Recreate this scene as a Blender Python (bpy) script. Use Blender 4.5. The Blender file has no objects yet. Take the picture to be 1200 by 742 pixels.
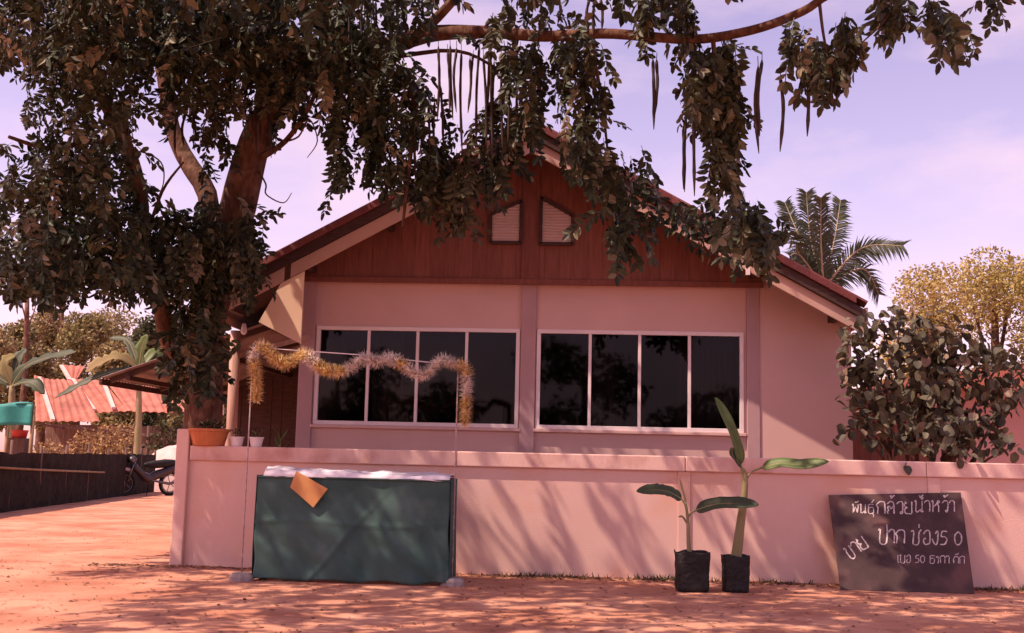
import bpy, bmesh, math, random
import numpy as np
from mathutils import Vector, Matrix, noise
rnd = random.Random(11)
S = bpy.context.scene
C = S.collection

# ------------------------------------------------------------------ camera
FPX = 1300.0; CAM_H = 1.3
yaw = math.radians(3.2); pit = math.atan(168 / FPX); rol = math.radians(1.3)
Fv = Vector((-math.sin(yaw) * math.cos(pit), math.cos(yaw) * math.cos(pit), math.sin(pit)))
R0 = Vector((math.cos(yaw), math.sin(yaw), 0)); U0 = R0.cross(Fv)
Rv = R0 * math.cos(rol) + U0 * math.sin(rol); Uv = U0 * math.cos(rol) - R0 * math.sin(rol)
cam = bpy.data.cameras.new('camera'); cam_o = bpy.data.objects.new('camera', cam); C.objects.link(cam_o)
m3 = Matrix((Rv, Uv, -Fv)).transposed()
cam_o.matrix_world = Matrix.Translation((0, 0, CAM_H)) @ m3.to_4x4()
cam.sensor_width = 36; cam.lens = FPX / 1200 * 36; cam.clip_end = 2000; cam.clip_start = 0.1
S.camera = cam_o

# ------------------------------------------------------------------ light
SUN = Vector((-0.50, -0.245, 0.85)).normalized()
w = bpy.data.worlds.new('World'); S.world = w; w.use_nodes = True
nt = w.node_tree; N = nt.nodes; L = nt.links; N.clear()
out = N.new('ShaderNodeOutputWorld'); bg = N.new('ShaderNodeBackground'); L.new(bg.outputs[0], out.inputs[0])
sky = N.new('ShaderNodeTexSky'); sky.sky_type = 'NISHITA'; sky.sun_disc = False
sky.sun_elevation = math.asin(SUN.z); sky.sun_rotation = math.atan2(SUN.x, SUN.y)
sky.air_density = 1.0; sky.dust_density = 1.2; sky.ozone_density = 1.5
tint = N.new('ShaderNodeMix'); tint.data_type = 'RGBA'; tint.blend_type = 'MULTIPLY'; tint.inputs['Factor'].default_value = 1
L.new(sky.outputs[0], tint.inputs['A']); tint.inputs['B'].default_value = (1.30, 0.70, 0.72, 1)
tc = N.new('ShaderNodeTexCoord'); mp = N.new('ShaderNodeMapping'); mp.inputs['Scale'].default_value = (1.0, 1.0, 2.6)
L.new(tc.outputs['Generated'], mp.inputs[0])
nz = N.new('ShaderNodeTexNoise'); nz.inputs['Scale'].default_value = 3.3; nz.inputs['Detail'].default_value = 7; nz.inputs['Roughness'].default_value = 0.55
L.new(mp.outputs[0], nz.inputs['Vector'])
rp = N.new('ShaderNodeValToRGB'); rp.color_ramp.elements[0].position = 0.47; rp.color_ramp.elements[1].position = 0.70
L.new(nz.outputs['Fac'], rp.inputs[0])
cl = N.new('ShaderNodeMix'); cl.data_type = 'RGBA'
fm = N.new('ShaderNodeMath'); fm.operation = 'MULTIPLY'; fm.inputs[1].default_value = 0.75; L.new(rp.outputs[0], fm.inputs[0])
L.new(fm.outputs[0], cl.inputs['Factor']); L.new(tint.outputs['Result'], cl.inputs['A']); cl.inputs['B'].default_value = (4.0, 2.85, 3.3, 1)
L.new(cl.outputs['Result'], bg.inputs[0]); bg.inputs[1].default_value = 0.15
sl = bpy.data.lights.new('sun', 'SUN'); sl.energy = 3.6; sl.angle = math.radians(0.55); sl.color = (1.0, 0.76, 0.62)
so = bpy.data.objects.new('sun', sl); C.objects.link(so); so.location = (-20, -14, 34)
so.rotation_euler = SUN.to_track_quat('Z', 'Y').to_euler()
vs = S.view_settings; vs.view_transform = 'Standard'; vs.look = 'None'; vs.exposure = 0.95; vs.gamma = 1.0; vs.use_curve_mapping = False
S.cycles.max_bounces = 8; S.cycles.transparent_max_bounces = 12

# ------------------------------------------------------------------ survey helpers (photo direction -> place at a known distance)
def ray(x, y): return Fv * FPX + Rv * (x - 600) - Uv * (y - 371)
def P(x, y, Y):
    d = ray(x, y); t = Y / d.y
    return Vector((t * d.x, Y, CAM_H + t * d.z))
def G(x, y, z=0.0):
    d = ray(x, y); t = (z - CAM_H) / d.z
    return Vector((t * d.x, t * d.y, z))

# ------------------------------------------------------------------ materials
def mat(name, c1, c2=None, scale=4, rough=0.85, bump=0.0, bscale=40, spec=0.3, island=0.0, stretch=(1, 1, 1), hue=.012, tan=None, metal=0.0, trans=0.0, detail=6, lo=0.35, hi=0.65, c3=None, s3=1.0):
    m = bpy.data.materials.new(name); m.use_nodes = True
    t = m.node_tree; n = t.nodes; l = t.links
    b = n['Principled BSDF']; b.inputs['Roughness'].default_value = rough; b.inputs['Specular IOR Level'].default_value = spec; b.inputs['Metallic'].default_value = metal
    c4 = lambda c: (c[0], c[1], c[2], 1)
    tcx = n.new('ShaderNodeTexCoord'); mpx = n.new('ShaderNodeMapping'); mpx.inputs['Scale'].default_value = stretch
    l.new(tcx.outputs['Object'], mpx.inputs[0])
    src = None
    if c2 is not None:
        nn = n.new('ShaderNodeTexNoise'); nn.inputs['Scale'].default_value = scale; nn.inputs['Detail'].default_value = detail
        l.new(mpx.outputs[0], nn.inputs['Vector'])
        r = n.new('ShaderNodeValToRGB'); r.color_ramp.elements[0].position = lo; r.color_ramp.elements[1].position = hi
        r.color_ramp.elements[0].color = c4(c1); r.color_ramp.elements[1].color = c4(c2)
        l.new(nn.outputs['Fac'], r.inputs[0]); src = r.outputs[0]
    else:
        rgb = n.new('ShaderNodeRGB'); rgb.outputs[0].default_value = c4(c1); src = rgb.outputs[0]
    if c3 is not None:
        nn = n.new('ShaderNodeTexNoise'); nn.inputs['Scale'].default_value = s3; nn.inputs['Detail'].default_value = 8
        l.new(tcx.outputs['Object'], nn.inputs['Vector'])
        r = n.new('ShaderNodeValToRGB'); r.color_ramp.elements[0].position = 0.52; r.color_ramp.elements[1].position = 0.72
        l.new(nn.outputs['Fac'], r.inputs[0])
        mx = n.new('ShaderNodeMix'); mx.data_type = 'RGBA'; l.new(r.outputs[0], mx.inputs['Factor']); l.new(src, mx.inputs['A']); mx.inputs['B'].default_value = c4(c3)
        src = mx.outputs['Result']
    if island:
        g = n.new('ShaderNodeNewGeometry'); oi = n.new('ShaderNodeObjectInfo')
        ad = n.new('ShaderNodeMath'); ad.operation = 'ADD'; l.new(g.outputs['Random Per Island'], ad.inputs[0]); l.new(oi.outputs['Random'], ad.inputs[1])
        fr = n.new('ShaderNodeMath'); fr.operation = 'FRACT'; l.new(ad.outputs[0], fr.inputs[0])
        mr = n.new('ShaderNodeMapRange'); mr.inputs['To Min'].default_value = 1 - island; mr.inputs['To Max'].default_value = 1 + island
        l.new(fr.outputs[0], mr.inputs['Value'])
        hs = n.new('ShaderNodeHueSaturation'); l.new(mr.outputs[0], hs.inputs['Value']); l.new(src, hs.inputs['Color'])
        hm = n.new('ShaderNodeMapRange'); hm.inputs['To Min'].default_value = 0.5 - hue; hm.inputs['To Max'].default_value = 0.5 + hue * .6
        l.new(fr.outputs[0], hm.inputs['Value']); l.new(hm.outputs[0], hs.inputs['Hue'])
        src = hs.outputs['Color']
        if tan:
            gt = n.new('ShaderNodeMath'); gt.operation = 'GREATER_THAN'; gt.inputs[1].default_value = tan[0]; l.new(g.outputs['Random Per Island'], gt.inputs[0])
            mx2 = n.new('ShaderNodeMix'); mx2.data_type = 'RGBA'; l.new(gt.outputs[0], mx2.inputs['Factor']); l.new(src, mx2.inputs['A']); mx2.inputs['B'].default_value = c4(tan[1]); src = mx2.outputs['Result']
    l.new(src, b.inputs['Base Color'])
    if bump:
        bn = n.new('ShaderNodeTexNoise'); bn.inputs['Scale'].default_value = bscale; bn.inputs['Detail'].default_value = 5
        l.new(mpx.outputs[0], bn.inputs['Vector'])
        bp = n.new('ShaderNodeBump'); bp.inputs['Strength'].default_value = bump; bp.inputs['Distance'].default_value = 0.02
        l.new(bn.outputs['Fac'], bp.inputs['Height']); l.new(bp.outputs[0], b.inputs['Normal'])
    if trans:
        tr = n.new('ShaderNodeBsdfTranslucent'); l.new(src, tr.inputs[0])
        ms = n.new('ShaderNodeMixShader'); ms.inputs[0].default_value = trans
        l.new(b.outputs[0], ms.inputs[1]); l.new(tr.outputs[0], ms.inputs[2])
        l.new(ms.outputs[0], n['Material Output'].inputs['Surface'])
    return m

M = {}
M['ground'] = mat('sandy_soil', (0.40, 0.17, 0.105), (0.55, 0.285, 0.19), 0.9, 0.95, 0.6, 14, 0.1, c3=(0.33, 0.13, 0.08), s3=2.3)
M['wall'] = mat('pink_render', (0.66, 0.43, 0.365), (0.71, 0.47, 0.40), 1.6, 0.9, 0.18, 60, 0.2, c3=(0.66, 0.37, 0.26), s3=1.1)
M['coping'] = mat('pink_coping', (0.67, 0.445, 0.385), (0.72, 0.48, 0.41), 5, 0.9, 0.2, 60, 0.2, stretch=(1, 1, .25), c3=(0.48, 0.25, 0.20), s3=2.1)
M['house'] = mat('mauve_wall', (0.57, 0.38, 0.345), (0.62, 0.41, 0.375), 1.1, 0.9, 0.12, 70, 0.2)
M['column'] = mat('grey_mauve_paint', (0.40, 0.26, 0.27), (0.45, 0.295, 0.30), 2, 0.85, 0.12, 70, 0.2)
M['cream'] = mat('cream_panel', (0.74, 0.53, 0.37), (0.80, 0.58, 0.41), 2, 0.8, 0.05, 60, 0.25)
M['barge'] = mat('cream_barge', (0.47, 0.30, 0.235), (0.53, 0.34, 0.27), 3, 0.8, 0.1, 60, 0.25, stretch=(1, 1, 1))
M['gable'] = mat('red_brown_board', (0.17, 0.058, 0.042), (0.225, 0.08, 0.056), 5, 0.75, 0.2, 50, 0.3, stretch=(6, 6, .6), island=.10, hue=.003)
M['darkwood'] = mat('dark_brown_wood', (0.045, 0.022, 0.018), (0.075, 0.035, 0.028), 6, 0.7, 0.2, 50, 0.3, stretch=(1, 5, 5))
M['tile'] = mat('red_roof_tile', (0.13, 0.038, 0.034), (0.19, 0.058, 0.05), 3, 0.75, 0.2, 30, 0.3, island=.2)
M['white'] = mat('white_frame', (0.70, 0.60, 0.60), (0.78, 0.68, 0.67), 3, 0.5, 0.03, 60, 0.4)
M['louver'] = mat('pale_louver', (0.62, 0.46, 0.42), (0.68, 0.52, 0.47), 4, 0.7, 0.05, 60, 0.3)
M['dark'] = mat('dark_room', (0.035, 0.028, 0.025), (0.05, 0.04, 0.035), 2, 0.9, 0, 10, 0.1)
M['curtain'] = mat('dim_curtain', (0.10, 0.085, 0.09), (0.13, 0.11, 0.11), 3, 0.9, 0, 10, 0.1, stretch=(8, 1, 1))
M['bark'] = mat('brown_bark', (0.075, 0.04, 0.028), (0.16, 0.082, 0.056), 7, 0.95, 1.0, 16, 0.1, stretch=(2, 2, .7), c3=(0.22, 0.13, 0.095), s3=5)
M['leaf'] = mat('cassia_leaf', (0.024, 0.032, 0.015), (0.042, 0.052, 0.024), 2.0, 0.55, 0, 10, 0.35, island=.55, trans=.12, c3=(0.085, 0.075, 0.035), s3=0.9, tan=(.94, (0.18, 0.165, 0.10)))  # random share of tan leaflets paints in sunlit highlights
M['leaf_lit'] = mat('lit_tan_leaf', (0.15, 0.135, 0.085), (0.24, 0.20, 0.13), 3, 0.7, 0, 10, 0.3, island=.4, trans=.15)  # tan leaves scattered through the crown, sunlit highlights put into the colour
M['pod'] = mat('dark_pod', (0.035, 0.02, 0.016), (0.06, 0.035, 0.026), 8, 0.6, 0.1, 40, 0.3)
M['bushleaf'] = mat('grey_green_leaf', (0.06, 0.054, 0.034), (0.11, 0.095, 0.058), 3, 0.6, 0, 10, 0.35, island=.5, trans=.15, tan=(.9, (0.22, 0.15, 0.10)))
M['banana'] = mat('banana_leaf', (0.085, 0.13, 0.03), (0.13, 0.18, 0.05), 3, 0.5, 0.15, 60, 0.4, trans=.2, stretch=(1, 1, 1))
M['banana_dark'] = mat('banana_leaf_dark', (0.038, 0.052, 0.024), (0.06, 0.078, 0.034), 3, 0.55, 0.15, 60, 0.35, trans=.15)
M['bstem'] = mat('banana_stem', (0.18, 0.17, 0.07), (0.30, 0.22, 0.12), 5, 0.7, 0.2, 40, 0.3, stretch=(1, 1, .3))
M['bag'] = mat('black_poly_bag', (0.008, 0.007, 0.007), (0.016, 0.013, 0.012), 6, 0.6, 1.0, 22, 0.35)
M['soil'] = mat('potting_soil', (0.03, 0.02, 0.014), (0.06, 0.04, 0.03), 20, 0.95, 0.6, 40, 0.1)
M['board'] = mat('blackboard', (0.05, 0.028, 0.028), (0.08, 0.046, 0.044), 3, 0.7, 0.15, 60, 0.25, c3=(0.125, 0.062, 0.054), s3=3.0)
M['chalk'] = mat('white_chalk_paint', (0.36, 0.29, 0.29), (0.66, 0.56, 0.55), 40, 0.9, 0, 10, 0.1)
M['greencloth'] = mat('dark_green_net', (0.042, 0.085, 0.076), (0.066, 0.118, 0.106), 2.5, 0.85, 0.4, 140, 0.2, c3=(0.10, 0.155, 0.142), s3=2.0)
M['plastic'] = mat('white_plastic_sheet', (0.72, 0.66, 0.70), (0.85, 0.80, 0.82), 6, 0.35, 0.3, 14, 0.5)
M['card'] = mat('brown_cardboard', (0.50, 0.24, 0.09), (0.58, 0.29, 0.12), 5, 0.85, 0.1, 60, 0.2)
M['concrete'] = mat('grey_concrete', (0.26, 0.21, 0.20), (0.36, 0.29, 0.27), 8, 0.95, 0.4, 40, 0.1)
M['steel'] = mat('painted_pole', (0.28, 0.19, 0.18), (0.5, 0.36, 0.34), 14, 0.6, 0.1, 40, 0.4)
M['tinselw'] = mat('silver_tinsel', (0.92, 0.84, 0.76), (0.95, 0.88, 0.82), 10, 0.45, 0, 10, 0.5, metal=.0, island=.12, trans=.4)
M['tinselg'] = mat('gold_tinsel', (0.86, 0.66, 0.28), (0.92, 0.76, 0.42), 10, 0.45, 0, 10, 0.5, metal=.0, island=.12, trans=.4)
M['terracotta'] = mat('terracotta', (0.42, 0.13, 0.05), (0.52, 0.18, 0.075), 5, 0.8, 0.15, 40, 0.25)
M['potwhite'] = mat('white_pot', (0.68, 0.58, 0.57), (0.76, 0.66, 0.65), 5, 0.6, 0.05, 40, 0.4)
M['redroof'] = mat('faded_red_sheet', (0.33, 0.11, 0.075), (0.43, 0.165, 0.115), 2.5, 0.8, 0.1, 30, 0.3, c3=(0.25, 0.09, 0.065), s3=.8)
M['redridge'] = mat('pale_ridge', (0.66, 0.42, 0.37), (0.72, 0.48, 0.42), 3, 0.8, 0, 10, 0.3)
M['shedwood'] = mat('weathered_wood', (0.10, 0.06, 0.045), (0.17, 0.10, 0.08), 4, 0.9, 0.3, 30, 0.1, stretch=(4, 4, .5), island=.2)
M['tin'] = mat('grey_tin', (0.16, 0.12, 0.115), (0.26, 0.20, 0.19), 3, 0.55, 0.1, 20, 0.4, metal=.3)
M['postwood'] = mat('pale_post', (0.36, 0.22, 0.17), (0.46, 0.29, 0.23), 5, 0.85, 0.3, 30, 0.2, stretch=(4, 4, .4))
M['teal'] = mat('teal_tarp', (0.02, 0.20, 0.17), (0.035, 0.28, 0.24), 3, 0.6, 0.3, 10, 0.35)
M['fence'] = mat('black_shade_net', (0.020, 0.014, 0.012), (0.036, 0.026, 0.022), 7, 0.95, 0.4, 30, 0.1)
M['rail'] = mat('bamboo_rail', (0.24, 0.15, 0.08), (0.34, 0.22, 0.12), 6, 0.8, 0.2, 30, 0.2)
M['olive'] = mat('olive_scrub', (0.18, 0.155, 0.06), (0.29, 0.23, 0.10), .7, 0.8, 0, 10, 0.2, island=.4, trans=.2, c3=(0.36, 0.26, 0.14), s3=.35)
M['yellowgreen'] = mat('yellow_green_foliage', (0.30, 0.25, 0.075), (0.42, 0.33, 0.12), .6, 0.8, 0, 10, 0.2, island=.35, trans=.25, c3=(0.50, 0.35, 0.22), s3=.3)
M['darkgreen'] = mat('dark_bg_foliage', (0.05, 0.062, 0.03), (0.085, 0.095, 0.045), .8, 0.8, 0, 10, 0.2, island=.4, trans=.2)
M['drygrass'] = mat('dry_grass', (0.30, 0.20, 0.09), (0.42, 0.28, 0.14), 2, 0.9, 0, 10, 0.1, island=.3, trans=.2)
M['palm'] = mat('palm_leaf', (0.045, 0.055, 0.032), (0.07, 0.08, 0.045), 2, 0.6, 0, 10, 0.3, island=.3, trans=.15)
M['palmrib'] = mat('palm_rib', (0.30, 0.24, 0.15), (0.38, 0.30, 0.19), 3, 0.7, 0, 10, 0.3)
M['litter'] = mat('fallen_leaves', (0.10, 0.05, 0.032), (0.22, 0.11, 0.065), 3, 0.9, 0, 10, 0.1, island=.5)
M['weed'] = mat('low_weeds', (0.05, 0.06, 0.025), (0.09, 0.09, 0.04), 3, 0.8, 0, 10, 0.2, island=.4, trans=.1)
M['black'] = mat('black_rubber', (0.012, 0.011, 0.011), (0.02, 0.018, 0.018), 9, 0.7, 0, 10, 0.3)
M['bikepaint'] = mat('dark_bike_paint', (0.03, 0.018, 0.02), (0.045, 0.025, 0.028), 5, 0.3, 0, 10, 0.5)
M['chrome'] = mat('worn_chrome', (0.16, 0.14, 0.14), None, 1, 0.4, 0, 1, 0.5, metal=.9)
M['red'] = mat('red_plastic', (0.55, 0.06, 0.06), (0.62, 0.09, 0.08), 4, 0.5, 0, 10, 0.4)
M['tarp'] = mat('pale_tarp', (0.46, 0.34, 0.30), (0.56, 0.43, 0.38), 3, 0.7, 0.4, 6, 0.3)
M['nwall'] = mat('neighbour_pink', (0.46, 0.26, 0.24), (0.52, 0.31, 0.28), 1, 0.9, 0.1, 40, 0.2)
# window glass: thin reflecting pane, dim room behind
g = bpy.data.materials.new('window_glass'); g.use_nodes = True; n_ = g.node_tree.nodes; l_ = g.node_tree.links; n_.clear()
o_ = n_.new('ShaderNodeOutputMaterial'); mx_ = n_.new('ShaderNodeMixShader'); tr_ = n_.new('ShaderNodeBsdfTransparent'); gl_ = n_.new('ShaderNodeBsdfGlossy'); fr_ = n_.new('ShaderNodeFresnel')
tr_.inputs[0].default_value = (0.3, 0.27, 0.27, 1); gl_.inputs['Roughness'].default_value = 0.03; gl_.inputs[0].default_value = (0.33, 0.3, 0.33, 1); fr_.inputs[0].default_value = 1.5
l_.new(fr_.outputs[0], mx_.inputs[0]); l_.new(tr_.outputs[0], mx_.inputs[1]); l_.new(gl_.outputs[0], mx_.inputs[2]); l_.new(mx_.outputs[0], o_.inputs[0])
M['glass'] = g

# ------------------------------------------------------------------ mesh helpers
class MB:
    def __init__(s): s.v = []; s.f = []
    def add(s, vs, fs):
        o = len(s.v); s.v += [Vector(a) for a in vs]; s.f += [tuple(i + o for i in f) for f in fs]; return s
    def box(s, x0, x1, y0, y1, z0, z1):
        return s.add([(x0, y0, z0), (x1, y0, z0), (x1, y1, z0), (x0, y1, z0), (x0, y0, z1), (x1, y0, z1), (x1, y1, z1), (x0, y1, z1)],
                     [(0, 3, 2, 1), (4, 5, 6, 7), (0, 1, 5, 4), (1, 2, 6, 5), (2, 3, 7, 6), (3, 0, 4, 7)])
    def bar(s, a, b, w, h, up=(0, 0, 1)):
        a = Vector(a); b = Vector(b); d = (b - a).normalized(); sd = d.cross(Vector(up)).normalized(); u = sd.cross(d)
        vs = [p + sd * (i * w / 2) + u * (j * h / 2) for p in (a, b) for i, j in ((-1, -1), (1, -1), (1, 1), (-1, 1))]
        return s.add(vs, [(0, 3, 2, 1), (4, 5, 6, 7), (0, 1, 5, 4), (1, 2, 6, 5), (2, 3, 7, 6), (3, 0, 4, 7)])
    def prism(s, poly, y0, y1):          # outline in (x, z), counter-clockwise seen from the front
        n = len(poly); vs = [(x, y0, z) for x, z in poly] + [(x, y1, z) for x, z in poly]
        fs = [tuple(range(n)), tuple(range(2 * n - 1, n - 1, -1))] + [(i, i + n, (i + 1) % n + n, (i + 1) % n) for i in range(n)]
        return s.add(vs, fs)
    def tube(s, pts, rad, n=8, cap=True):
        pts = [Vector(p) for p in pts]
        if not hasattr(rad, '__len__'): rad = [rad] * len(pts)
        vs = []; fs = []; ref = Vector((0.31, 0.77, 0.55)).normalized()
        for i, p in enumerate(pts):
            d = (pts[min(i + 1, len(pts) - 1)] - pts[max(i - 1, 0)]).normalized()
            if abs(d.dot(ref)) > .95: ref = Vector((1, 0.1, 0)).normalized()
            a = d.cross(ref).normalized(); b = d.cross(a); ref = (ref - d * ref.dot(d)).normalized()
            for k in range(n):
                t = 2 * math.pi * k / n; vs.append(p + (a * math.cos(t) + b * math.sin(t)) * rad[i])
        for i in range(len(pts) - 1):
            for k in range(n): fs.append((i * n + k, i * n + (k + 1) % n, (i + 1) * n + (k + 1) % n, (i + 1) * n + k))
        if cap: fs += [tuple(range(n - 1, -1, -1)), tuple(range((len(pts) - 1) * n, len(pts) * n))]
        return s.add(vs, fs)
    def lathe(s, prof, c=(0, 0, 0), n=24, wob=0):
        vs = []; fs = []
        for r, z in prof:
            for k in range(n):
                t = 2 * math.pi * k / n; rr = r * (1 + wob * math.sin(3 * t + z * 17) + wob * .6 * math.sin(7 * t - z * 31))
                vs.append((c[0] + rr * math.cos(t), c[1] + rr * math.sin(t), c[2] + z))
        for i in range(len(prof) - 1):
            for k in range(n): fs.append((i * n + k, i * n + (k + 1) % n, (i + 1) * n + (k + 1) % n, (i + 1) * n + k))
        fs += [tuple(range(n - 1, -1, -1)), tuple(range((len(prof) - 1) * n, len(prof) * n))]
        return s.add(vs, fs)
    def grid(s, fn, nu, nv):
        vs = [fn(i / nu, j / nv) for j in range(nv + 1) for i in range(nu + 1)]
        return s.add(vs, [(j * (nu + 1) + i, j * (nu + 1) + i + 1, (j + 1) * (nu + 1) + i + 1, (j + 1) * (nu + 1) + i) for j in range(nv) for i in range(nu)])
    def obj(s, name, m, parent=None, bevel=0, smooth=False, solid=0, sub=0):
        off = parent_loc(parent) if parent else Vector((0, 0, 0))
        me = bpy.data.meshes.new(name); me.from_pydata([v - off for v in s.v], [], s.f); me.materials.append(M[m]); me.update()
        if smooth: me.polygons.foreach_set('use_smooth', [True] * len(me.polygons))
        o = bpy.data.objects.new(name, me); C.objects.link(o)
        if parent: o.parent = parent
        if solid: q = o.modifiers.new('solid', 'SOLIDIFY'); q.thickness = solid; q.offset = 0
        if bevel: q = o.modifiers.new('bevel', 'BEVEL'); q.width = bevel; q.segments = 2; q.limit_method = 'ANGLE'
        if sub: q = o.modifiers.new('sub', 'SUBSURF'); q.levels = sub; q.render_levels = sub
        return o
def parent_loc(p):
    v = Vector(p.location)
    while p.parent: p = p.parent; v += Vector(p.location)
    return v
def tag(o, label=None, cat=None, group=None, kind=None):
    if label: o['label'] = label
    if cat: o['category'] = cat
    if group: o['group'] = group
    if kind: o['kind'] = kind
    return o
def thing(name, label, cat, loc, group=None):
    o = bpy.data.objects.new(name, None); C.objects.link(o); o.location = loc; o.empty_display_size = .2
    return tag(o, label, cat, group)
def smooth_path(pts, k=4):
    pts = [Vector(p) for p in pts]; out = []
    for i in range(len(pts) - 1):
        a = pts[max(i - 1, 0)]; b = pts[i]; c = pts[i + 1]; d = pts[min(i + 2, len(pts) - 1)]
        for j in range(k):
            t = j / k
            out.append(0.5 * ((2 * b) + (c - a) * t + (2 * a - 5 * b + 4 * c - d) * t * t + (3 * b - a - 3 * c + d) * t ** 3))
    return out + [pts[-1]]
def lerp_list(r, n):
    return [float(v) for v in np.interp(np.linspace(0, len(r) - 1, n), range(len(r)), r)]

# ================================================================== GROUND
def gz(x, y): return 0.018 * noise.noise(Vector((x * .55, y * .55, 0))) + 0.008 * noise.noise(Vector((x * 2.3, y * 2.3, 3)))
xs = sorted(set([-600, -200, -80, -40] + [-24 + .3 * i for i in range(121)] + [20, 40, 80, 200, 600]))
ys = sorted(set([-300, -80, -20] + [-2 + .3 * i for i in range(80)] + [24 + 2 * i for i in range(14)] + [60, 90, 160, 320, 700]))
mb = MB(); nx = len(xs)
mb.add([(x, y, gz(x, y) if (-24 <= x <= 13 and -2 <= y <= 22) else 0) for y in ys for x in xs],
       [(j * nx + i, j * nx + i + 1, (j + 1) * nx + i + 1, (j + 1) * nx + i) for j in range(len(ys) - 1) for i in range(nx - 1)])
tag(mb.obj('ground', 'ground', smooth=True), kind='structure')

# ================================================================== BOUNDARY WALL
WY = 12.9; WX0, WX1 = -4.62, 7.6; WT = 1.385
bw = thing('boundary_wall', 'low pink rendered boundary wall with a projecting coping in front of the house', 'wall', (WX0, WY, 0))
MB().box(WX0 + .02, WX1, WY, WY + .12, -.15, WT - .17).obj('wall_panel', 'wall', bw, bevel=.006)
for i, (a, b) in enumerate(((WX0 + .16, -1.32), (-1.315, 1.30), (1.305, 4.0), (4.005, WX1))):
    MB().box(a, b, WY - .045, WY + .17, WT - .172, WT).obj('coping', 'coping', bw, bevel=.012)
MB().box(WX0, WX0 + .15, WY - .06, WY + .18, -.15, WT + .19).obj('end_post', 'wall', bw, bevel=.012)
for x in (1.22, 4.02, 6.9):
    MB().box(x, x + .14, WY - .018, WY - .0, -.1, WT - .174).obj('pilaster', 'wall', bw, bevel=.005)

# ================================================================== HOUSE
HY = 15.6; AX = -0.62; AZ = 5.87; SL = 0.55; RY0 = 14.8; RY1 = 25.0
hz = lambda x: AZ - SL * abs(x - AX)
house = thing('house', 'single storey mauve house with a red brown gable and two wide windows', 'house', (AX, HY, 0))
GB = 3.79
XL, XR = -3.89, 2.60
wins = ((-3.66, -0.75), (-0.51, 2.38)); WZ0, WZ1 = 1.74, 3.14
MB().box(XL + .02, XR - .02, HY, HY + .15, 0, WZ0).obj('front_wall', 'house', house)
MB().box(XL + .02, XR - .02, HY, HY + .15, WZ1, GB + .1).obj('front_wall', 'house', house)
for a, b in ((XL + .02, wins[0][0]), (wins[0][1], wins[1][0]), (wins[1][1], XR - .02)):
    MB().box(a, b, HY + .001, HY + .149, WZ0, WZ1).obj('front_wall', 'house', house)
for a, b in ((XL, -3.68), (-.735, -.525), (2.42, XR)):
    MB().box(a, b, HY - .05, HY + .1, 0, GB + .05).obj('column', 'column', house, bevel=.008)
# room
MB().box(XL + .03, XL + .15, HY + .15, 24.6, 0, GB).obj('side_wall', 'house', house)
MB().box(3.7, 3.85, HY + .21, 24.6, 0, 3.25).obj('side_wall', 'house', house)
MB().box(XL, 3.8, 24.5, 24.65, 0, 3.2).obj('back_wall', 'house', house)
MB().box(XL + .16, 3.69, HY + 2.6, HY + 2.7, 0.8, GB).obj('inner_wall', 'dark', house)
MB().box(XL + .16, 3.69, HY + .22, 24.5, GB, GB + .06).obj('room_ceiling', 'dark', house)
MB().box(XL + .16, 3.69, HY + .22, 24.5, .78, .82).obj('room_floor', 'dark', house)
for a, b in wins:
    f = MB()
    e = .055
    f.box(a, b, HY - .03, HY + .05, WZ0, WZ0 + e).box(a, b, HY - .03, HY + .05, WZ1 - e, WZ1)
    f.box(a, a + e, HY - .028, HY + .048, WZ0 + e, WZ1 - e).box(b - e, b, HY - .028, HY + .048, WZ0 + e, WZ1 - e)
    wo = f.obj('window', 'white', house, bevel=.004)
    pw = (b - a - 2 * e) / 4
    for k in range(4):
        x0 = a + e + k * pw
        yy = HY + (.012 if k % 2 else .030)
        MB().add([(x0 + .002, yy, WZ0 + e), (x0 + pw - .002, yy, WZ0 + e), (x0 + pw - .002, yy, WZ1 - e), (x0 + .002, yy, WZ1 - e)], [(0, 1, 2, 3)]).obj('window_pane', 'glass', wo)
        if k: MB().box(x0 - .021, x0 + .021, HY - .022, HY + .045, WZ0 + e, WZ1 - e).obj('mullion', 'white', wo, bevel=.003)
    MB().box(a - .03, b + .03, HY - .06, HY - .0, WZ0 - .045, WZ0 - .002).obj('sill', 'house', wo, bevel=.006)
# curtains dimly seen behind the glass
def curtain(x0, x1):
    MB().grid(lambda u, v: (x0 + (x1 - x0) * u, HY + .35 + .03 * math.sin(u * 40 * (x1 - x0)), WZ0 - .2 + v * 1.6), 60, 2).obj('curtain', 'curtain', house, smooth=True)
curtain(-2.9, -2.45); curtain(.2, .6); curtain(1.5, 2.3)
# gable boards
GY = HY - .09; bwid = .205; x = XL - .02; i = 0
while x < XR + .03:
    x1 = min(x + bwid, XR + .03)
    top = lambda q: hz(q) - .14
    pts = [(x + .0012, GB), (x1 - .0012, GB), (x1 - .0012, top(x1))]
    if x < AX < x1: pts.append((AX, top(AX)))
    pts.append((x + .0012, top(x)))
    MB().prism(pts, GY - .003 * (i % 2), HY + .02).obj('gable_board', 'gable', house)
    x = x1; i += 1
MB().prism([(XL, GB + .12), (XR, GB + .12), (XR, hz(XR) - .13), (AX, AZ - .13), (XL, hz(XL) - .13)], HY + .03, HY + .06).obj('gable_backing', 'darkwood', house)
MB().prism([(XL, 3.2), (3.8, 3.2), (3.8, hz(3.8) - .13), (AX, AZ - .13), (XL, hz(XL) - .13)], 24.5, 24.65).obj('back_wall', 'house', house)
MB().box(XL - .03, XR + .04, GY - .05, GY - .012, GB - .03, GB + .05).obj('gable_sill_board', 'gable', house, bevel=.005)
MB().box(-.75, -.50, GY - .022, GY - .006, GB + .05, AZ - .35).obj('king_post', 'gable', house, bevel=.006)
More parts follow.
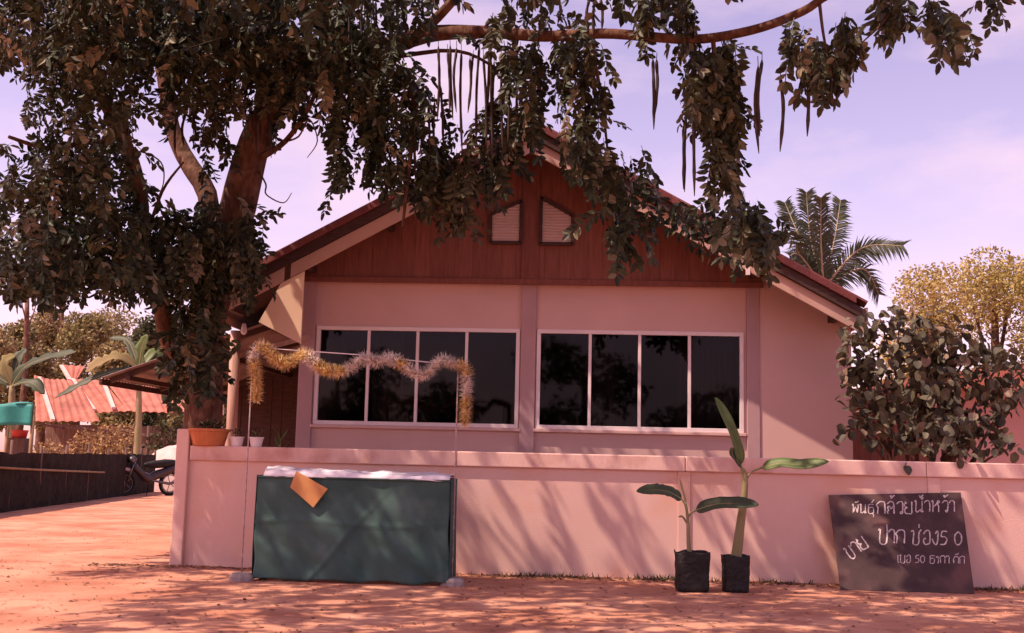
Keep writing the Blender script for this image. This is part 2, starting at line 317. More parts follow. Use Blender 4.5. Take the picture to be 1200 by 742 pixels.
# louvred vents
for pts in (((-1.20, 4.36), (-.765, 4.36), (-.765, 4.97), (-1.20, 4.77)), ((-.485, 4.35), (-.03, 4.35), (-.03, 4.76), (-.485, 5.02))):
    v = MB().prism(pts, GY - .022, GY - .008).obj('louvred_vent', 'louver', house)
    xa, xb = pts[0][0], pts[1][0]; zl, zr = pts[3][1], pts[2][1]
    z = pts[0][1] + .02
    sl_ = MB()
    while z < max(zl, zr) - .03:
        a, b = xa + .01, xb - .01
        if z + .03 > zl: a = xa + (z + .03 - zl) / (zr - zl) * (xb - xa) + .01
        if z + .03 > zr: b = xa + (z + .03 - zl) / (zr - zl) * (xb - xa) - .01
        if b - a > .03: sl_.add([(a, GY - .05, z), (b, GY - .05, z), (b, GY - .022, z + .03), (a, GY - .022, z + .03), (a, GY - .05, z + .006), (b, GY - .05, z + .006), (b, GY - .022, z + .036), (a, GY - .022, z + .036)],
                                 [(0, 1, 2, 3), (7, 6, 5, 4), (0, 4, 5, 1), (1, 5, 6, 2), (2, 6, 7, 3), (3, 7, 4, 0)])
        z += .043
    tag(sl_.obj('louvre_slats', 'louver', v), kind='stuff')
    n = len(pts); fr = MB()
    for k in range(n):
        a, b = pts[k], pts[(k + 1) % n]
        fr.bar((a[0], GY - .04, a[1]), (b[0], GY - .04, b[1]), .05, .035, up=(0, 1, 0))
    fr.obj('vent_frame', 'darkwood', v)
# roof
EXL, EXR = AX - 4.52, AX + 4.52
roof = MB()
for sgn, ex in ((-1, EXL), (1, EXR)):
    nu, nv = 14, 60
    def fn(u, v, sgn=sgn, ex=ex):
        xx = AX + (ex - AX) * u; yy = RY0 + .02 + (RY1 - RY0) * v
        step = .03 * ((u * 14) % 1.0 < .5)
        return (xx, yy, hz(xx) + .07 + .022 * math.cos(v * 60 * math.pi) + step * .3)
    roof.grid(fn, nu, nv * 2)
ro = roof.obj('roof', 'tile', house, solid=.03)
for sgn in (-1, 1):
    for k in range(15):
        d0 = .05 + k * .305; d1 = d0 + .345
        xa, xb = AX + sgn * d0, AX + sgn * d1
        if abs(xb - AX) > 4.6: continue
        lift = .004; yf = RY0 - .04 - .004 * (k % 2); yb = RY0 + .2 + .004 * (k % 2)
        q = MB().add([(xa, yf, hz(xa) - .02), (xb, yf, hz(xb) - .02 + lift), (xb, yf, hz(xb) + .088 + lift), (xa, yf, hz(xa) + .085),
                      (xa, yb, hz(xa) - .02), (xb, yb, hz(xb) - .02 + lift), (xb, yb, hz(xb) + .088 + lift), (xa, yb, hz(xa) + .085)],
                     [(0, 1, 2, 3), (7, 6, 5, 4), (0, 4, 5, 1), (1, 5, 6, 2), (2, 6, 7, 3), (3, 7, 4, 0)] if sgn > 0 else [(3, 2, 1, 0), (4, 5, 6, 7), (1, 5, 4, 0), (2, 6, 5, 1), (3, 7, 6, 2), (0, 4, 7, 3)])
        q.obj('verge_tile', 'tile', ro, bevel=.008)
MB().tube([(AX, RY0 - .03, AZ + .05), (AX, RY1, AZ + .05)], .085, 10).obj('ridge_tile', 'tile', ro, smooth=True)
# dark rake board and cream barge boards
for sgn in (-1, 1):
    def rake(d0, d1, zt, zb, y0, y1, nm, m, bev=.006):
        xa, xb = AX + sgn * d0, AX + sgn * d1
        pts = [(xa, hz(xa) - zb), (xb, hz(xb) - zb), (xb, hz(xb) - zt), (xa, hz(xa) - zt)]
        if sgn < 0: pts = pts[::-1]
        return MB().prism(pts, y0, y1).obj(nm, m, house, bevel=bev)
    rake(.0, 4.5, .022, .16, RY0 + .0, RY0 + .04, 'rake_board', 'darkwood')
    segs = ((.02, 1.1), (1.103, 3.1), (3.18, 4.5)) if sgn > 0 else ((.02, 1.4), (1.403, 3.27), (3.36, 4.5))
    for a, b in segs: rake(a, b, .163, .36, RY0 + .05, RY0 + .085, 'barge_board', 'barge')
    # soffit under the front overhang
    xa, xb = AX, AX + sgn * 4.45
    pts = [(xa, hz(xa) - .12), (xb, hz(xb) - .12), (xb, hz(xb) - .10), (xa, hz(xa) - .10)]
    MB().prism(pts if sgn > 0 else pts[::-1], RY0 + .09, RY1 - .1).obj('soffit', 'darkwood', house)
    for d in (.9, 2.0, 3.1, 4.2):
        xx = AX + sgn * d
        MB().box(xx - .04, xx + .04, RY0 + .09, HY + .2, hz(xx) - .27, hz(xx) - .13).obj('purlin', 'darkwood', house)
    xe = AX + sgn * 4.5
    MB().box(min(xe, xe + sgn * .03), max(xe, xe + sgn * .03), RY0 + .05, RY1, hz(xe) - .2, hz(xe) + .02).obj('eave_board', 'barge', house)
MB().box(2.30, 2.35, RY0 - .005, RY0 + .048, hz(2.6) - .27, hz(2.6) - .17).obj('barge_clip', 'white', house)
# right wing
MB().prism([(XR - .01, 0), (3.86, 0), (3.86, hz(3.86) - .13), (XR - .01, hz(XR) - .13)], HY - .03, HY + .2).obj('wing_wall', 'house', house)
# left wing hanging panel
MB().prism([(-4.30, 3.09), (-3.70, 2.80), (-3.70, hz(-3.70) - .37), (-4.02, hz(-4.02) - .37)], RY0 + .05, RY0 + .085).obj('side_panel', 'cream', house, bevel=.004)
MB().bar((-4.42, RY0 + .35, 2.72), (-3.75, HY - .06, 2.98), .06, .07).obj('porch_brace', 'postwood', house)

# porch on the left: lean-to roof, posts, dark back boarding
shed = thing('lean_to_porch', 'tin roofed lean-to porch with pale timber post beside the house', 'porch', (-5.0, 17, 0))
a = P(118, 443, 16.4); b = P(207, 413, 16.4); A = (a.z - b.z) / (a.x - b.x)
xl, xr = a.x, -3.95
lz = lambda x: a.z + A * (x - a.x)
sheets = 5
for k in range(sheets):
    y0 = 16.4 + k * 1.28
    def fn(u, v, y0=y0, k=k):
        xx = xl + (xr - xl) * u; yy = y0 + 1.32 * v
        return (xx, yy, lz(xx) + .012 * math.sin(v * 1.32 * 2 * math.pi / .12) + .008 * (k % 2))
    MB().grid(fn, 4, 44).obj('roof_sheet', 'tin', shed, solid=.006)
for y in (16.55, 18.6, 20.8, 22.6): MB().bar((xl + .1, y, lz(xl + .1) - .06), (xr, y, lz(xr) - .06), .07, .08).obj('rafter', 'darkwood', shed)
for x in (xl + .4, xl + 1.6, xl + 2.6): MB().bar((x, 16.45, lz(x) - .13), (x, 22.8, lz(x) - .13), .06, .07).obj('purlin', 'darkwood', shed)
MB().box(xl - .02, xl + .02, 16.4, 22.8, lz(xl) - .10, lz(xl) - .01).obj('eave_board', 'darkwood', shed)
pb = P(266, 440, 15.9)
MB().tube([(pb.x, 16.2, 0), (pb.x + .02, 16.2, 1.7), (pb.x, 16.2, lz(pb.x) - .02)], [.085, .08, .075], 10).obj('post', 'postwood', shed, smooth=True)
MB().tube([(xl + .4, 22.6, 0), (xl + .4, 22.6, lz(xl + .4) - .1)], .07, 8).obj('post', 'darkwood', shed, smooth=True)
xx = P(272, 450, 21.4).x; i = 0
while xx < XL:
    MB().box(xx + .004, min(xx + .2, XL), 21.4 + .01 * (i % 3), 21.45 + .01 * (i % 3), 0, 3.1 + .05 * math.sin(i * 2.1)).obj('back_board', 'darkwood', shed)
    xx += .2; i += 1
hb = P(286, 384, 15.2)
lamp = thing('hanging_lamp_holder', 'small white lamp holder hanging in the porch beside the timber post', 'lamp', hb)
MB().tube([hb + Vector((0, 0, .05)), hb + Vector((0, 0, .9))], .008, 6).obj('cord', 'black', lamp)
MB().lathe([(.012, .06), (.03, .05), (.035, .0), (.045, -.06), (.03, -.09), (.01, -.1)][::-1], hb, 12).obj('lamp_holder', 'potwhite', lamp, smooth=True)

# ================================================================== CASSIA TREE
TY = 14.3
tree = thing('cassia_tree', 'large shower tree with long hanging dark pods arching over the house', 'tree', Vector((P(225, 480, TY).x, TY, 0)))
def limb(pts, rads, name='branch', k=5, n=10):
    path = smooth_path([P(x, y, Y) for x, y, Y in pts], k); rr = lerp_list(rads, len(path))
    path = [p + Vector((noise.noise(p * 1.7), noise.noise(p * 1.7 + Vector((5, 0, 0))), noise.noise(p * 1.7 + Vector((0, 9, 0))))) * rr[i] * .55 for i, p in enumerate(path)]
    mb = MB().tube(path, rr, n)
    return mb.obj(name, 'bark', tree, smooth=True), path
pt = P(238, 520, TY)
tp = smooth_path([Vector((pt.x, TY, -.1)), Vector((pt.x, TY, .4)), P(238, 500, TY), P(240, 420, TY), P(254, 330, TY), P(283, 220, 14.1), P(304, 155, 13.9), P(345, 102, 13.6), P(410, 72, 13.2), P(500, 42, 12.6), P(565, 38, 12.2), P(640, 42, 11.8), P(720, 40, 11.4), P(810, 46, 11.0), P(880, 36, 10.7), P(940, 14, 10.4), P(985, -10, 10.2), P(1100, -30, 9.8), P(1190, 4, 9.5)], 5)
tr_r = lerp_list([.30, .26, .25, .24, .25, .235, .20, .165, .13, .10, .075, .062, .055, .050, .046, .042, .036, .026, .012], len(tp))
tp = [p + Vector((noise.noise(p * 1.3), 0, noise.noise(p * 1.3 + Vector((7, 0, 0))))) * tr_r[i] * .3 for i, p in enumerate(tp)]
MB().tube(tp, tr_r, 14).obj('trunk', 'bark', tree, smooth=True)
limb([(236, 440, 14.3), (203, 405, 14.1), (184, 345, 13.9), (168, 285, 13.7), (168, 235, 13.6), (148, 178, 13.4), (122, 118, 13.2), (95, 40, 13), (80, -40, 12.8)], [.12, .12, .105, .10, .10, .095, .08, .06, .04])
limb([(256, 300, 14.2), (237, 216, 14.4), (209, 172, 14.6), (195, 110, 14.7), (182, 25, 14.8), (170, -70, 14.8)], [.15, .13, .115, .10, .08, .05])
limb([(302, 160, 13.9), (315, 60, 14.2), (300, -60, 14.4)], [.15, .11, .06])
limb([(480, 50, 12.7), (515, 20, 12.4), (560, -30, 12)], [.08, .06, .04])
limb([(440, 70, 13), (535, 60, 12.6), (590, 85, 12.3), (640, 108, 12)], [.035, .022, .018, .010], n=6)
limb([(484, 95, 12.6), (484, 150, 12.55), (478, 210, 12.5), (472, 266, 12.5)], [.035, .03, .026, .016], n=6)
limb([(296, 190, 14), (335, 165, 13.6), (365, 120, 13.2), (372, 80, 13)], [.05, .035, .03, .02], n=6)
limb([(150, 180, 13.4), (110, 165, 13), (60, 175, 12.6), (10, 160, 12.2)], [.05, .04, .03, .02], n=6)
limb([(184, 340, 13.9), (140, 300, 13.4), (80, 290, 12.8), (20, 300, 12.3)], [.05, .04, .03, .015], n=6)
limb([(170, 285, 13.7), (190, 225, 13.3), (215, 190, 13)], [.03, .02, .012], n=6)
limb([(690, 42, 11.6), (705, 120, 11.9), (715, 200, 12.2)], [.025, .02, .01], n=6)
limb([(835, 46, 10.9), (845, 130, 11.2), (862, 220, 11.5), (880, 285, 11.7)], [.025, .02, .016, .008], n=6)
limb([(575, 40, 12.2), (570, 130, 12.6), (560, 200, 12.9)], [.022, .018, .01], n=6)
limb([(960, 5, 10.3), (965, 40, 10.1), (975, 90, 10)], [.018, .014, .007], n=6)
limb([(1060, -20, 9.9), (1040, 20, 9.8), (1010, 50, 9.7)], [.016, .012, .006], n=6)
# curled twigs seen against the sky
for pts in ([(298, 192, 14.0), (311, 215, 13.8), (312, 228, 13.6), (332, 238, 13.5), (342, 226, 13.5)], [(150, 181, 13.4), (166, 178, 13.3), (188, 190, 13.2), (192, 212, 13.1), (185, 232, 13.1)], [(334, 166, 13.6), (350, 160, 13.2), (362, 140, 12.9), (372, 165, 12.8), (360, 185, 12.8)]):
    limb(pts, [.014, .012, .010, .008, .004], 'twig', n=5)

# compound leaf template (paired leaflets on a drooping rachis, hanging along -Z)
def leaf_template(seed, npair, length, ll):
    r = random.Random(seed); v = []; f = []
    def leaflet(base, dirv, l, wd):
        d = dirv.normalized(); sd = d.cross(Vector((r.uniform(-.8, .8), 1, r.uniform(-.6, .6)))).normalized(); up = sd.cross(d)
        o = len(v); cu = r.uniform(.03, .16) * l
        v.extend([base, base + d * l * .35 + sd * wd + up * l * .07, base + d * l * .75 + sd * wd * .75 - up * cu * .3 + up * l * .05, base + d * l - up * cu, base + d * l * .75 - sd * wd * .75 - up * cu * .3 + up * l * .05, base + d * l * .35 - sd * wd + up * l * .07])
        f.extend([(o, o + 1, o + 2, o + 3), (o, o + 3, o + 4, o + 5)])
    sway = r.uniform(-.1, .1)
    for k in range(npair):
        t = (k + .8) / npair; c = Vector((sway * t * t * length, .12 * length * t * t, -length * t))
        for s in (-1, 1):
            leaflet(c, Vector((s * r.uniform(.4, 1.1), r.uniform(-.6, .6), r.uniform(-1.1, -.2))), ll * r.uniform(.8, 1.15), ll * r.uniform(.21, .28))
    leaflet(Vector((sway * length, .12 * length, -length)), Vector((0, .1, -1)), ll, ll * .24)
    o = len(v); q = .004
    v.extend([Vector((-q, 0, 0)), Vector((q, 0, 0)), Vector((sway * length + q, .12 * length, -length)), Vector((sway * length - q, .12 * length, -length))]); f.append((o, o + 1, o + 2, o + 3))
    return v, f
TEMPL = [leaf_template(s, n, l, q) for s, n, l, q in ((1, 6, .38, .118), (2, 7, .44, .115), (3, 5, .32, .125), (4, 6, .36, .108), (5, 7, .44, .12))]
TM = {}
for lit in (0, 1):
    for i, (v, f) in enumerate(TEMPL):
        me = bpy.data.meshes.new('leaf'); me.from_pydata(v, [], f); me.materials.append(M['leaf_lit' if lit else 'leaf']); TM[lit, i] = me
leaves = []       # (location, rotation matrix, template, tan flag for painted highlights)
CARVE = [(Vector((-3.95, 14.85, 3.4)), .62), (Vector((2.95, 15.6, 1.65)), .75)]
# openings in the crown (sky gaps, the post, the panel and the gable vents stay clear), as image rectangles
GAPS = ((256, 355, 276, 520), (276, 352, 370, 520), (303, 300, 372, 420), (308, 175, 372, 290), (184, 195, 205, 240), (576, 232, 674, 296), (10, 70, 30, 110), (15, 130, 34, 160), (212, 215, 236, 250), (330, 290, 480, 330), (176, 98, 190, 122), (720, 60, 790, 150), (108, 345, 155, 380), (640, 118, 655, 160))
def put_leaf(p, tilt=.5, scale=1.0, lit=.06):
    for q, rr in CARVE:
        dd = p - Vector((0, 0, .2)) - q
        if (dd - SUN * dd.dot(SUN)).length < rr: return
    dv = p - Vector((0, 0, .2 + CAM_H)); dn = dv.dot(Fv)
    px, py = 600 + FPX * dv.dot(Rv) / dn, 371 - FPX * dv.dot(Uv) / dn
    for x0, y0, x1, y1 in GAPS:
        if x0 - 8 < px < x1 + 8 and y0 - 14 < py < y1 + 14 and rnd.random() < .93: return
    rot = Matrix.Rotation(rnd.uniform(0, 6.283), 3, 'Z') @ Matrix.Rotation(abs(rnd.gauss(0, tilt)), 3, 'X') @ Matrix.Rotation(rnd.uniform(0, 6.283), 3, 'Z')
    leaves.append((p, rot * (scale * rnd.uniform(.8, 1.2)), rnd.randrange(5), 1 if rnd.random() < lit else 0))
def blob(x, y, rx, ry, Y, dY, n, tilt=.55, scale=1.0, lit=.05):
    for _ in range(n):
        t = rnd.uniform(0, 6.283); q = math.sqrt(rnd.random())
        yy = Y + rnd.uniform(-dY, dY)
        p = P(x + rx * q * math.cos(t), y - 24 + ry * q * math.sin(t), yy)
        put_leaf(p, tilt, scale, lit)
def strand(pts, wpx, Y, dY, n, tilt=.4, scale=1.0, lit=.05):
    pp = np.array(pts, float)
    for _ in range(n):
        t = rnd.random() * (len(pts) - 1); i = int(t); u = t - i
        q = pp[i] * (1 - u) + pp[min(i + 1, len(pts) - 1)] * u
        put_leaf(P(q[0] + rnd.gauss(0, wpx * .45), q[1] - 27 + rnd.uniform(-8, 8), Y + rnd.uniform(-dY, dY)), tilt, scale, lit)
# main crown on the left
for a in ((70, 30, 110, 60, 12.8, 1.6, 190), (190, 25, 110, 65, 13.2, 1.6, 210), (310, 30, 110, 60, 13.2, 1.5, 200), (140, 95, 70, 55, 12.8, 1.2, 75),
          (270, 90, 85, 50, 13.4, 1.2, 105), (345, 95, 45, 45, 13.2, 1.0, 55), (55, 115, 45, 45, 12.5, 1.0, 26), (100, 175, 55, 50, 12.6, 1.0, 62), (25, 225, 40, 40, 12.4, .9, 24),
          (75, 245, 60, 45, 12.7, 1.0, 66), (40, 300, 75, 35, 12.6, 1.0, 85), (125, 300, 60, 40, 13, 1.0, 75), (180, 310, 45, 35, 13.4, .8, 48), (65, 335, 75, 18, 12.6, .9, 48), (140, 330, 45, 18, 13, .8, 22),
          (255, 290, 45, 45, 13.7, .5, 80), (255, 350, 55, 50, 13.7, .5, 110), (245, 410, 45, 40, 13.9, .5, 80), (290, 330, 22, 50, 13.9, .4, 40), (305, 280, 22, 18, 13.9, .4, 16), (225, 445, 25, 28, 14, .4, 24),
          (215, 290, 30, 35, 13.6, .5, 42), (150, 245, 30, 20, 13.2, .5, 18), (228, 150, 20, 35, 14.0, .6, 18), (250, 170, 22, 40, 13.9, .5, 22), (205, 150, 22, 34, 14.1, .4, 26), (232, 215, 18, 26, 13.9, .3, 14), (310, 180, 14, 30, 13.7, .3, 10)):
    blob(*a[:6], int(a[6] * (1.6 if a[1] < 100 else 1.1)), tilt=.75)
# right of the trunk
for a in ((415, 30, 60, 45, 12.8, .8, 70), (425, 100, 55, 50, 12.8, .7, 75), (395, 130, 25, 45, 12.7, .5, 30), (480, 20, 40, 30, 12.6, .6, 22), (465, 130, 35, 50, 12.7, .5, 45), (470, 190, 28, 45, 12.7, .5, 30),
          (510, 215, 40, 30, 12.9, .4, 26), (555, 195, 45, 32, 12.9, .4, 36), (525, 235, 50, 26, 12.9, .4, 26), (590, 160, 30, 25, 12.7, .4, 16), (610, 60, 38, 40, 12, .4, 26), (625, 25, 40, 25, 12, .4, 14), (665, 60, 20, 35, 11.8, .3, 14)):
    blob(*a[:6], int(a[6] * .72))
for pts, wd, Y, n in (([(398, 150), (400, 235)], 16, 12.7, 20), ([(440, 120), (448, 230)], 20, 12.7, 26), ([(505, 130), (508, 220)], 12, 12.7, 12), ([(415, 60), (430, 190)], 24, 12.6, 26),
                      ([(685, 60), (695, 150), (700, 220)], 36, 11.8, 74), ([(712, 200), (722, 300)], 30, 12.2, 42), ([(660, 130), (650, 180)], 26, 12.2, 18), ([(575, 120), (590, 180)], 24, 12.6, 14),
                      ([(645, 60), (625, 150)], 36, 12.0, 40), ([(600, 120), (620, 165)], 24, 12.4, 18), ([(700, 190), (780, 275)], 30, 13.2, 24), ([(790, 265), (890, 300)], 24, 13.2, 26), ([(490, 205), (545, 265)], 32, 12.9, 34), ([(755, 160), (752, 190)], 8, 12.2, 3), ([(745, 0), (765, 60)], 20, 11.2, 14), ([(800, 0), (800, 60)], 18, 11.0, 20), ([(775, 0), (790, 90)], 12, 11.1, 10),
                      ([(810, 80), (812, 150)], 12, 11.0, 16), ([(845, 60), (850, 150), (865, 290)], 26, 11.2, 110), ([(830, 70), (830, 140)], 26, 11.1, 26), ([(870, 250), (905, 295)], 26, 11.5, 30), ([(835, 180), (838, 220)], 10, 11.1, 8),
                      ([(920, 45), (935, 85)], 16, 10.2, 10), ([(950, 40), (965, 105)], 20, 10.1, 20), ([(1000, 30), (985, 90)], 20, 9.9, 18), ([(1030, 5), (1060, 45)], 18, 9.8, 12), ([(1075, 15), (1130, 50)], 18, 9.6, 16), ([(1150, -5), (1190, 15)], 12, 9.5, 8)):
    strand(pts, wd * .85, Y, .3, int(n * .8 + .5))
# crown above the frame, which shades the yard
for _ in range(3100):
    while True:
        x = rnd.uniform(-10, 4.5); y = rnd.uniform(3.6, 15.6); z = rnd.uniform(5.4, 9.6)
        c = ((x + 3.0) / 6.6) ** 2 + ((y - 9.6) / 5.6) ** 2 + ((z - 7.5) / 2.1) ** 2
        d = Vector((x, y, z - CAM_H)); py = 371 - FPX * d.dot(Uv) / d.dot(Fv)
        gx, gy = x + z * .588, y + z * .288          # where its shadow lands
        if c < 1 and py < -30 and noise.noise(Vector((x, y, z)) * .5) > -.12 and (gy < 12.7 or rnd.random() < .35) and not (gx < -3.6 and gy < 12.2 + (gx + 3.6) * .5): break
    put_leaf(Vector((x, y, z)), .8, 1.15)
order = sorted(range(len(leaves)), key=lambda i: (leaves[i][0].y if (371 - FPX * (leaves[i][0] - Vector((0, 0, CAM_H))).dot(Uv) / (leaves[i][0]).dot(Fv)) > -10 else 99) + rnd.uniform(-.6, .6))
single = set(order[:280]); T0 = Vector(tree.location)
for i in single:
    p, rot, k, lit = leaves[i]
    o = bpy.data.objects.new('leaf', TM[lit, k]); C.objects.link(o); o.parent = tree; o.matrix_local = Matrix.Translation(p - T0) @ rot.to_4x4()
for lit in (0, 1):
    V = []; Fc = []; off = 0
    for i, (p, rot, k, d) in enumerate(leaves):
        if i in single or d != lit: continue
        tv, tf = TEMPL[k]; R_ = np.array(rot); a_ = np.array([tuple(q) for q in tv]) @ R_.T + np.array(p - T0)
        V.append(a_); Fc += [tuple(j + off for j in q) for q in tf]; off += len(tv)
    me = bpy.data.meshes.new('foliage'); me.from_pydata(np.concatenate(V).tolist(), [], Fc); me.materials.append(M['leaf_lit' if lit else 'leaf'])
    o = bpy.data.objects.new('crown', me); C.objects.link(o); o.parent = tree; tag(o, kind='stuff')
# hanging pods
def pod(x, y0, y1, Y):
    a = P(x, y0, Y); b = P(x + rnd.uniform(-4, 4), y1, Y); mid = (a + b) / 2 + Vector((rnd.uniform(-.03, .03), rnd.uniform(-.02, .02), 0))
    pts = smooth_path([a, a * .85 + b * .15, mid, b], 4); n = len(pts)
    rr = [.004] * 4 + [.017 + .002 * math.sin(i * 2.3) for i in range(n - 6)] + [.011, .004]
    MB().tube(pts, rr, 6).obj('seed_pod', 'pod', tree, smooth=True)
for x, y0, y1, Y in ([(516 + 6.6 * i + rnd.uniform(-3, 3), 46 + rnd.uniform(-6, 18), rnd.uniform(95, 195), 12.2 + rnd.uniform(-.3, .3)) for i in range(14)] +
                     [(488 + 7 * i, 100 + rnd.uniform(-10, 20), rnd.uniform(150, 215), 12.5) for i in range(5)] +
                     [(408 + 8 * i, 0, rnd.uniform(20, 60), 12.5) for i in range(5)] + [(300 + 8 * i, 105, 165 + rnd.uniform(0, 25), 13.4) for i in range(3)] + [(208 + 9 * i, 130, rnd.uniform(165, 185), 13.4) for i in range(3)] +
                     [(690, -5, 40, 11.4), (697, -5, 42, 11.4), (704, -5, 35, 11.4), (655, -5, 28, 11.6), (765, 60, 152, 11.0), (770, 62, 140, 11.0), (806, 100, 225, 11.0), (812, 110, 230, 10.9), (801, 140, 222, 11), (893, 60, 160, 10.5), (888, 66, 180, 10.5), (915, 80, 178, 10.2), (946, 80, 160, 10.1), (975, 90, 122, 10), (983, 92, 118, 10)]):
    pod(x, y0, y1, Y)

# ================================================================== MARKET TABLE WITH GREEN CLOTH
TX0, TX1 = -3.26, -1.24; TF, TB = 11.55, 12.2; TH = 1.09
tab = thing('market_table', 'timber stall table hidden under a green cloth before the wall', 'table', ((TX0 + TX1) / 2, TF, 0))
MB().box(TX0 + .03, TX1 - .03, TF + .04, TB, TH - .04, TH).obj('table_top', 'shedwood', tab)
for x in (TX0 + .07, TX1 - .07):
    for y in (TF + .1, TB - .08): MB().box(x - .03, x + .03, y - .03, y + .03, -.02, TH - .04).obj('leg', 'shedwood', tab)
def clothfn(u, v):
    x = TX0 + (TX1 - TX0) * u + (.02 * (1 - v)) * math.sin(v * 9)
    z = .03 + (TH - .035) * v + (.012 * math.sin(u * 21) if v < .02 else 0)
    y = TF - .01 - .02 * math.sin(u * 17 + .6) * (1 - v) ** .7 - .05 * noise.noise(Vector((u * 5, v * 3, 1))) * (1 - v * .8) - .022 * noise.noise(Vector((u * 15 + v * 5, v * 6, 8))) * (1 - v * .6) - .012 * math.sin((u + v * .8) * 26) * (1 - v)
    for cx_, sl2 in ((.18, .5), (.62, -.45), (.9, .1)):
        dd_ = u - cx_ - sl2 * (.75 - v); y -= .022 * math.exp(-(dd_ / .018) ** 2) * (1 - v)
    y -= .012 * math.exp(-((v - .55 - .02 * math.sin(u * 7)) / .02) ** 2)
    y += .03 * abs(u - .5) * (1 - v) - .05 * (1 - v)
    return (x, y, z)
cb = MB().grid(clothfn, 110, 44)
cb.grid(lambda u, v: (TX0 - .008 - .012 * math.sin(u * 14 + v * 3) * (1 - v), TF - .03 + .6 * u, .03 + (TH - .035) * v), 16, 12)
cb.grid(lambda u, v: (TX1 + .008 + .012 * math.sin(u * 14 + v * 3) * (1 - v), TF - .03 + .6 * u, .03 + (TH - .035) * v), 16, 12)
clo = cb.obj('green_cloth', 'greencloth', smooth=True, solid=.004)
tag(clo, 'dark green net cloth hanging over the front of the market table', 'cloth')
hem = MB().tube([Vector(clothfn(i / 30, 0.985)) + Vector((0, -.012, 0)) for i in range(31)], .012, 6).obj('hem', 'greencloth', clo, smooth=True)
def sheet(u, v):
    x = TX0 + .06 + (TX1 - TX0 - .07) * u
    e = 1 - abs(2 * v - 1) ** 4
    z = TH + .012 + e * (.06 + .03 * noise.noise(Vector((u * 7, v * 2, 4))) - .035 * u + .012 * noise.noise(Vector((u * 26, v * 5, 9))))
    if v < .01: z = TH - .02 - .012 * noise.noise(Vector((u * 9, 0, 2)))
    return (x, TF - .03 + .6 * v, z)
tag(MB().grid(sheet, 70, 12).obj('plastic_sheet', 'plastic', smooth=True, solid=.006), 'crumpled white plastic sheet lying on top of the green-draped table', 'sheet')
cq = [P(x, y, 11.485) for x, y in ((347, 552), (384, 573), (367, 595), (340, 571))]
cm = MB(); cm.add([p + Vector((0, q, 0)) for q in (0, .012) for p in cq], [(3, 2, 1, 0), (4, 5, 6, 7), (0, 1, 5, 4), (1, 2, 6, 5), (2, 3, 7, 6), (3, 0, 4, 7)])
tag(cm.obj('cardboard_square', 'card', bevel=.002), 'tilted square of orange brown cardboard pinned on the green cloth', 'cardboard')
# garland stand: two poles on concrete feet, cross rail, tinsel
gl0, gl1 = P(297, 405, 11.5), P(537, 426, 11.62)
for base, top, lab in ((Vector((gl0.x, 11.5, 0)), gl0 + Vector((0, 0, .03)), 'thin striped pole carrying the garland end beside the white pots'), (Vector((gl1.x, 11.62, 0)), gl1 + Vector((0, 0, .03)), 'thin striped pole carrying the garland end in front of the window centre column')):
    t = thing('garland_pole', lab, 'pole', base)
    MB().tube([base, top], .007, 8).obj('pole', 'steel', t, smooth=True)
    MB().lathe([(.13, -.02), (.125, .05), (.10, .085), (.03, .09)], base, 14, .05).obj('concrete_foot', 'concrete', t, smooth=False)
    k = .25
    while k < top.z - .1:
        MB().lathe([(.0085, 0), (.0085, .03)], base + Vector((0, 0, k)), 8).obj('tape_band', 'steel', t); k += .11
rail = MB().tube([gl0 + Vector((0, 0, -.02)), (gl0 + gl1) / 2 + Vector((0, 0, .0)), gl1 + Vector((0, 0, -.02))], .006, 6).obj('garland_rail', 'white')
tag(rail, 'thin white rail between the two garland poles', 'rail')
gar = thing('tinsel_garland', 'silver and gold tinsel garland looped along the rail between two poles', 'garland', gl0)
gp = [(301, 470), (300, 440), (298, 415), (309, 406), (322, 420), (335, 426), (352, 416), (362, 418), (373, 430), (395, 436), (412, 430), (425, 420), (440, 424), (455, 420), (470, 426), (485, 436), (497, 440), (508, 430), (518, 421), (530, 426), (542, 428), (547, 440), (546, 470), (545, 498)]
path = smooth_path([P(x, y, 11.47 + .12 * max(0, (x - 297)) / 240) for x, y in gp], 12)
cum = [0]
for i in range(1, len(path)): cum.append(cum[-1] + (path[i] - path[i - 1]).length)
gold = lambda s: noise.noise(Vector((s * 3.1, 2.7, 0))) > .02 or s < .12
tw, tg = MB(), MB()
for i in range(len(path) - 1):
    d = (path[i + 1] - path[i]); ln = d.length; d.normalize()
    for _ in range(int(ln * 2600) + 1):
        p = path[i] + d * rnd.random() * ln
        o = Vector((rnd.gauss(0, 1), rnd.gauss(0, 1), rnd.gauss(0, 1))); o -= d * o.dot(d) * .7; o.normalize(); s = o.cross(d).normalized() * .008
        l = rnd.uniform(.05, .105)
        (tg if gold(cum[i]) and rnd.random() < .85 else tw).add([p - s, p + s, p + o * l + s * .4, p + o * l - s * .4], [(0, 1, 2, 3)])
tag(tw.obj('silver_tinsel', 'tinselw', gar), kind='stuff'); tag(tg.obj('gold_tinsel', 'tinselg', gar), kind='stuff')
MB().tube(path, .006, 5).obj('garland_string', 'steel', gar)

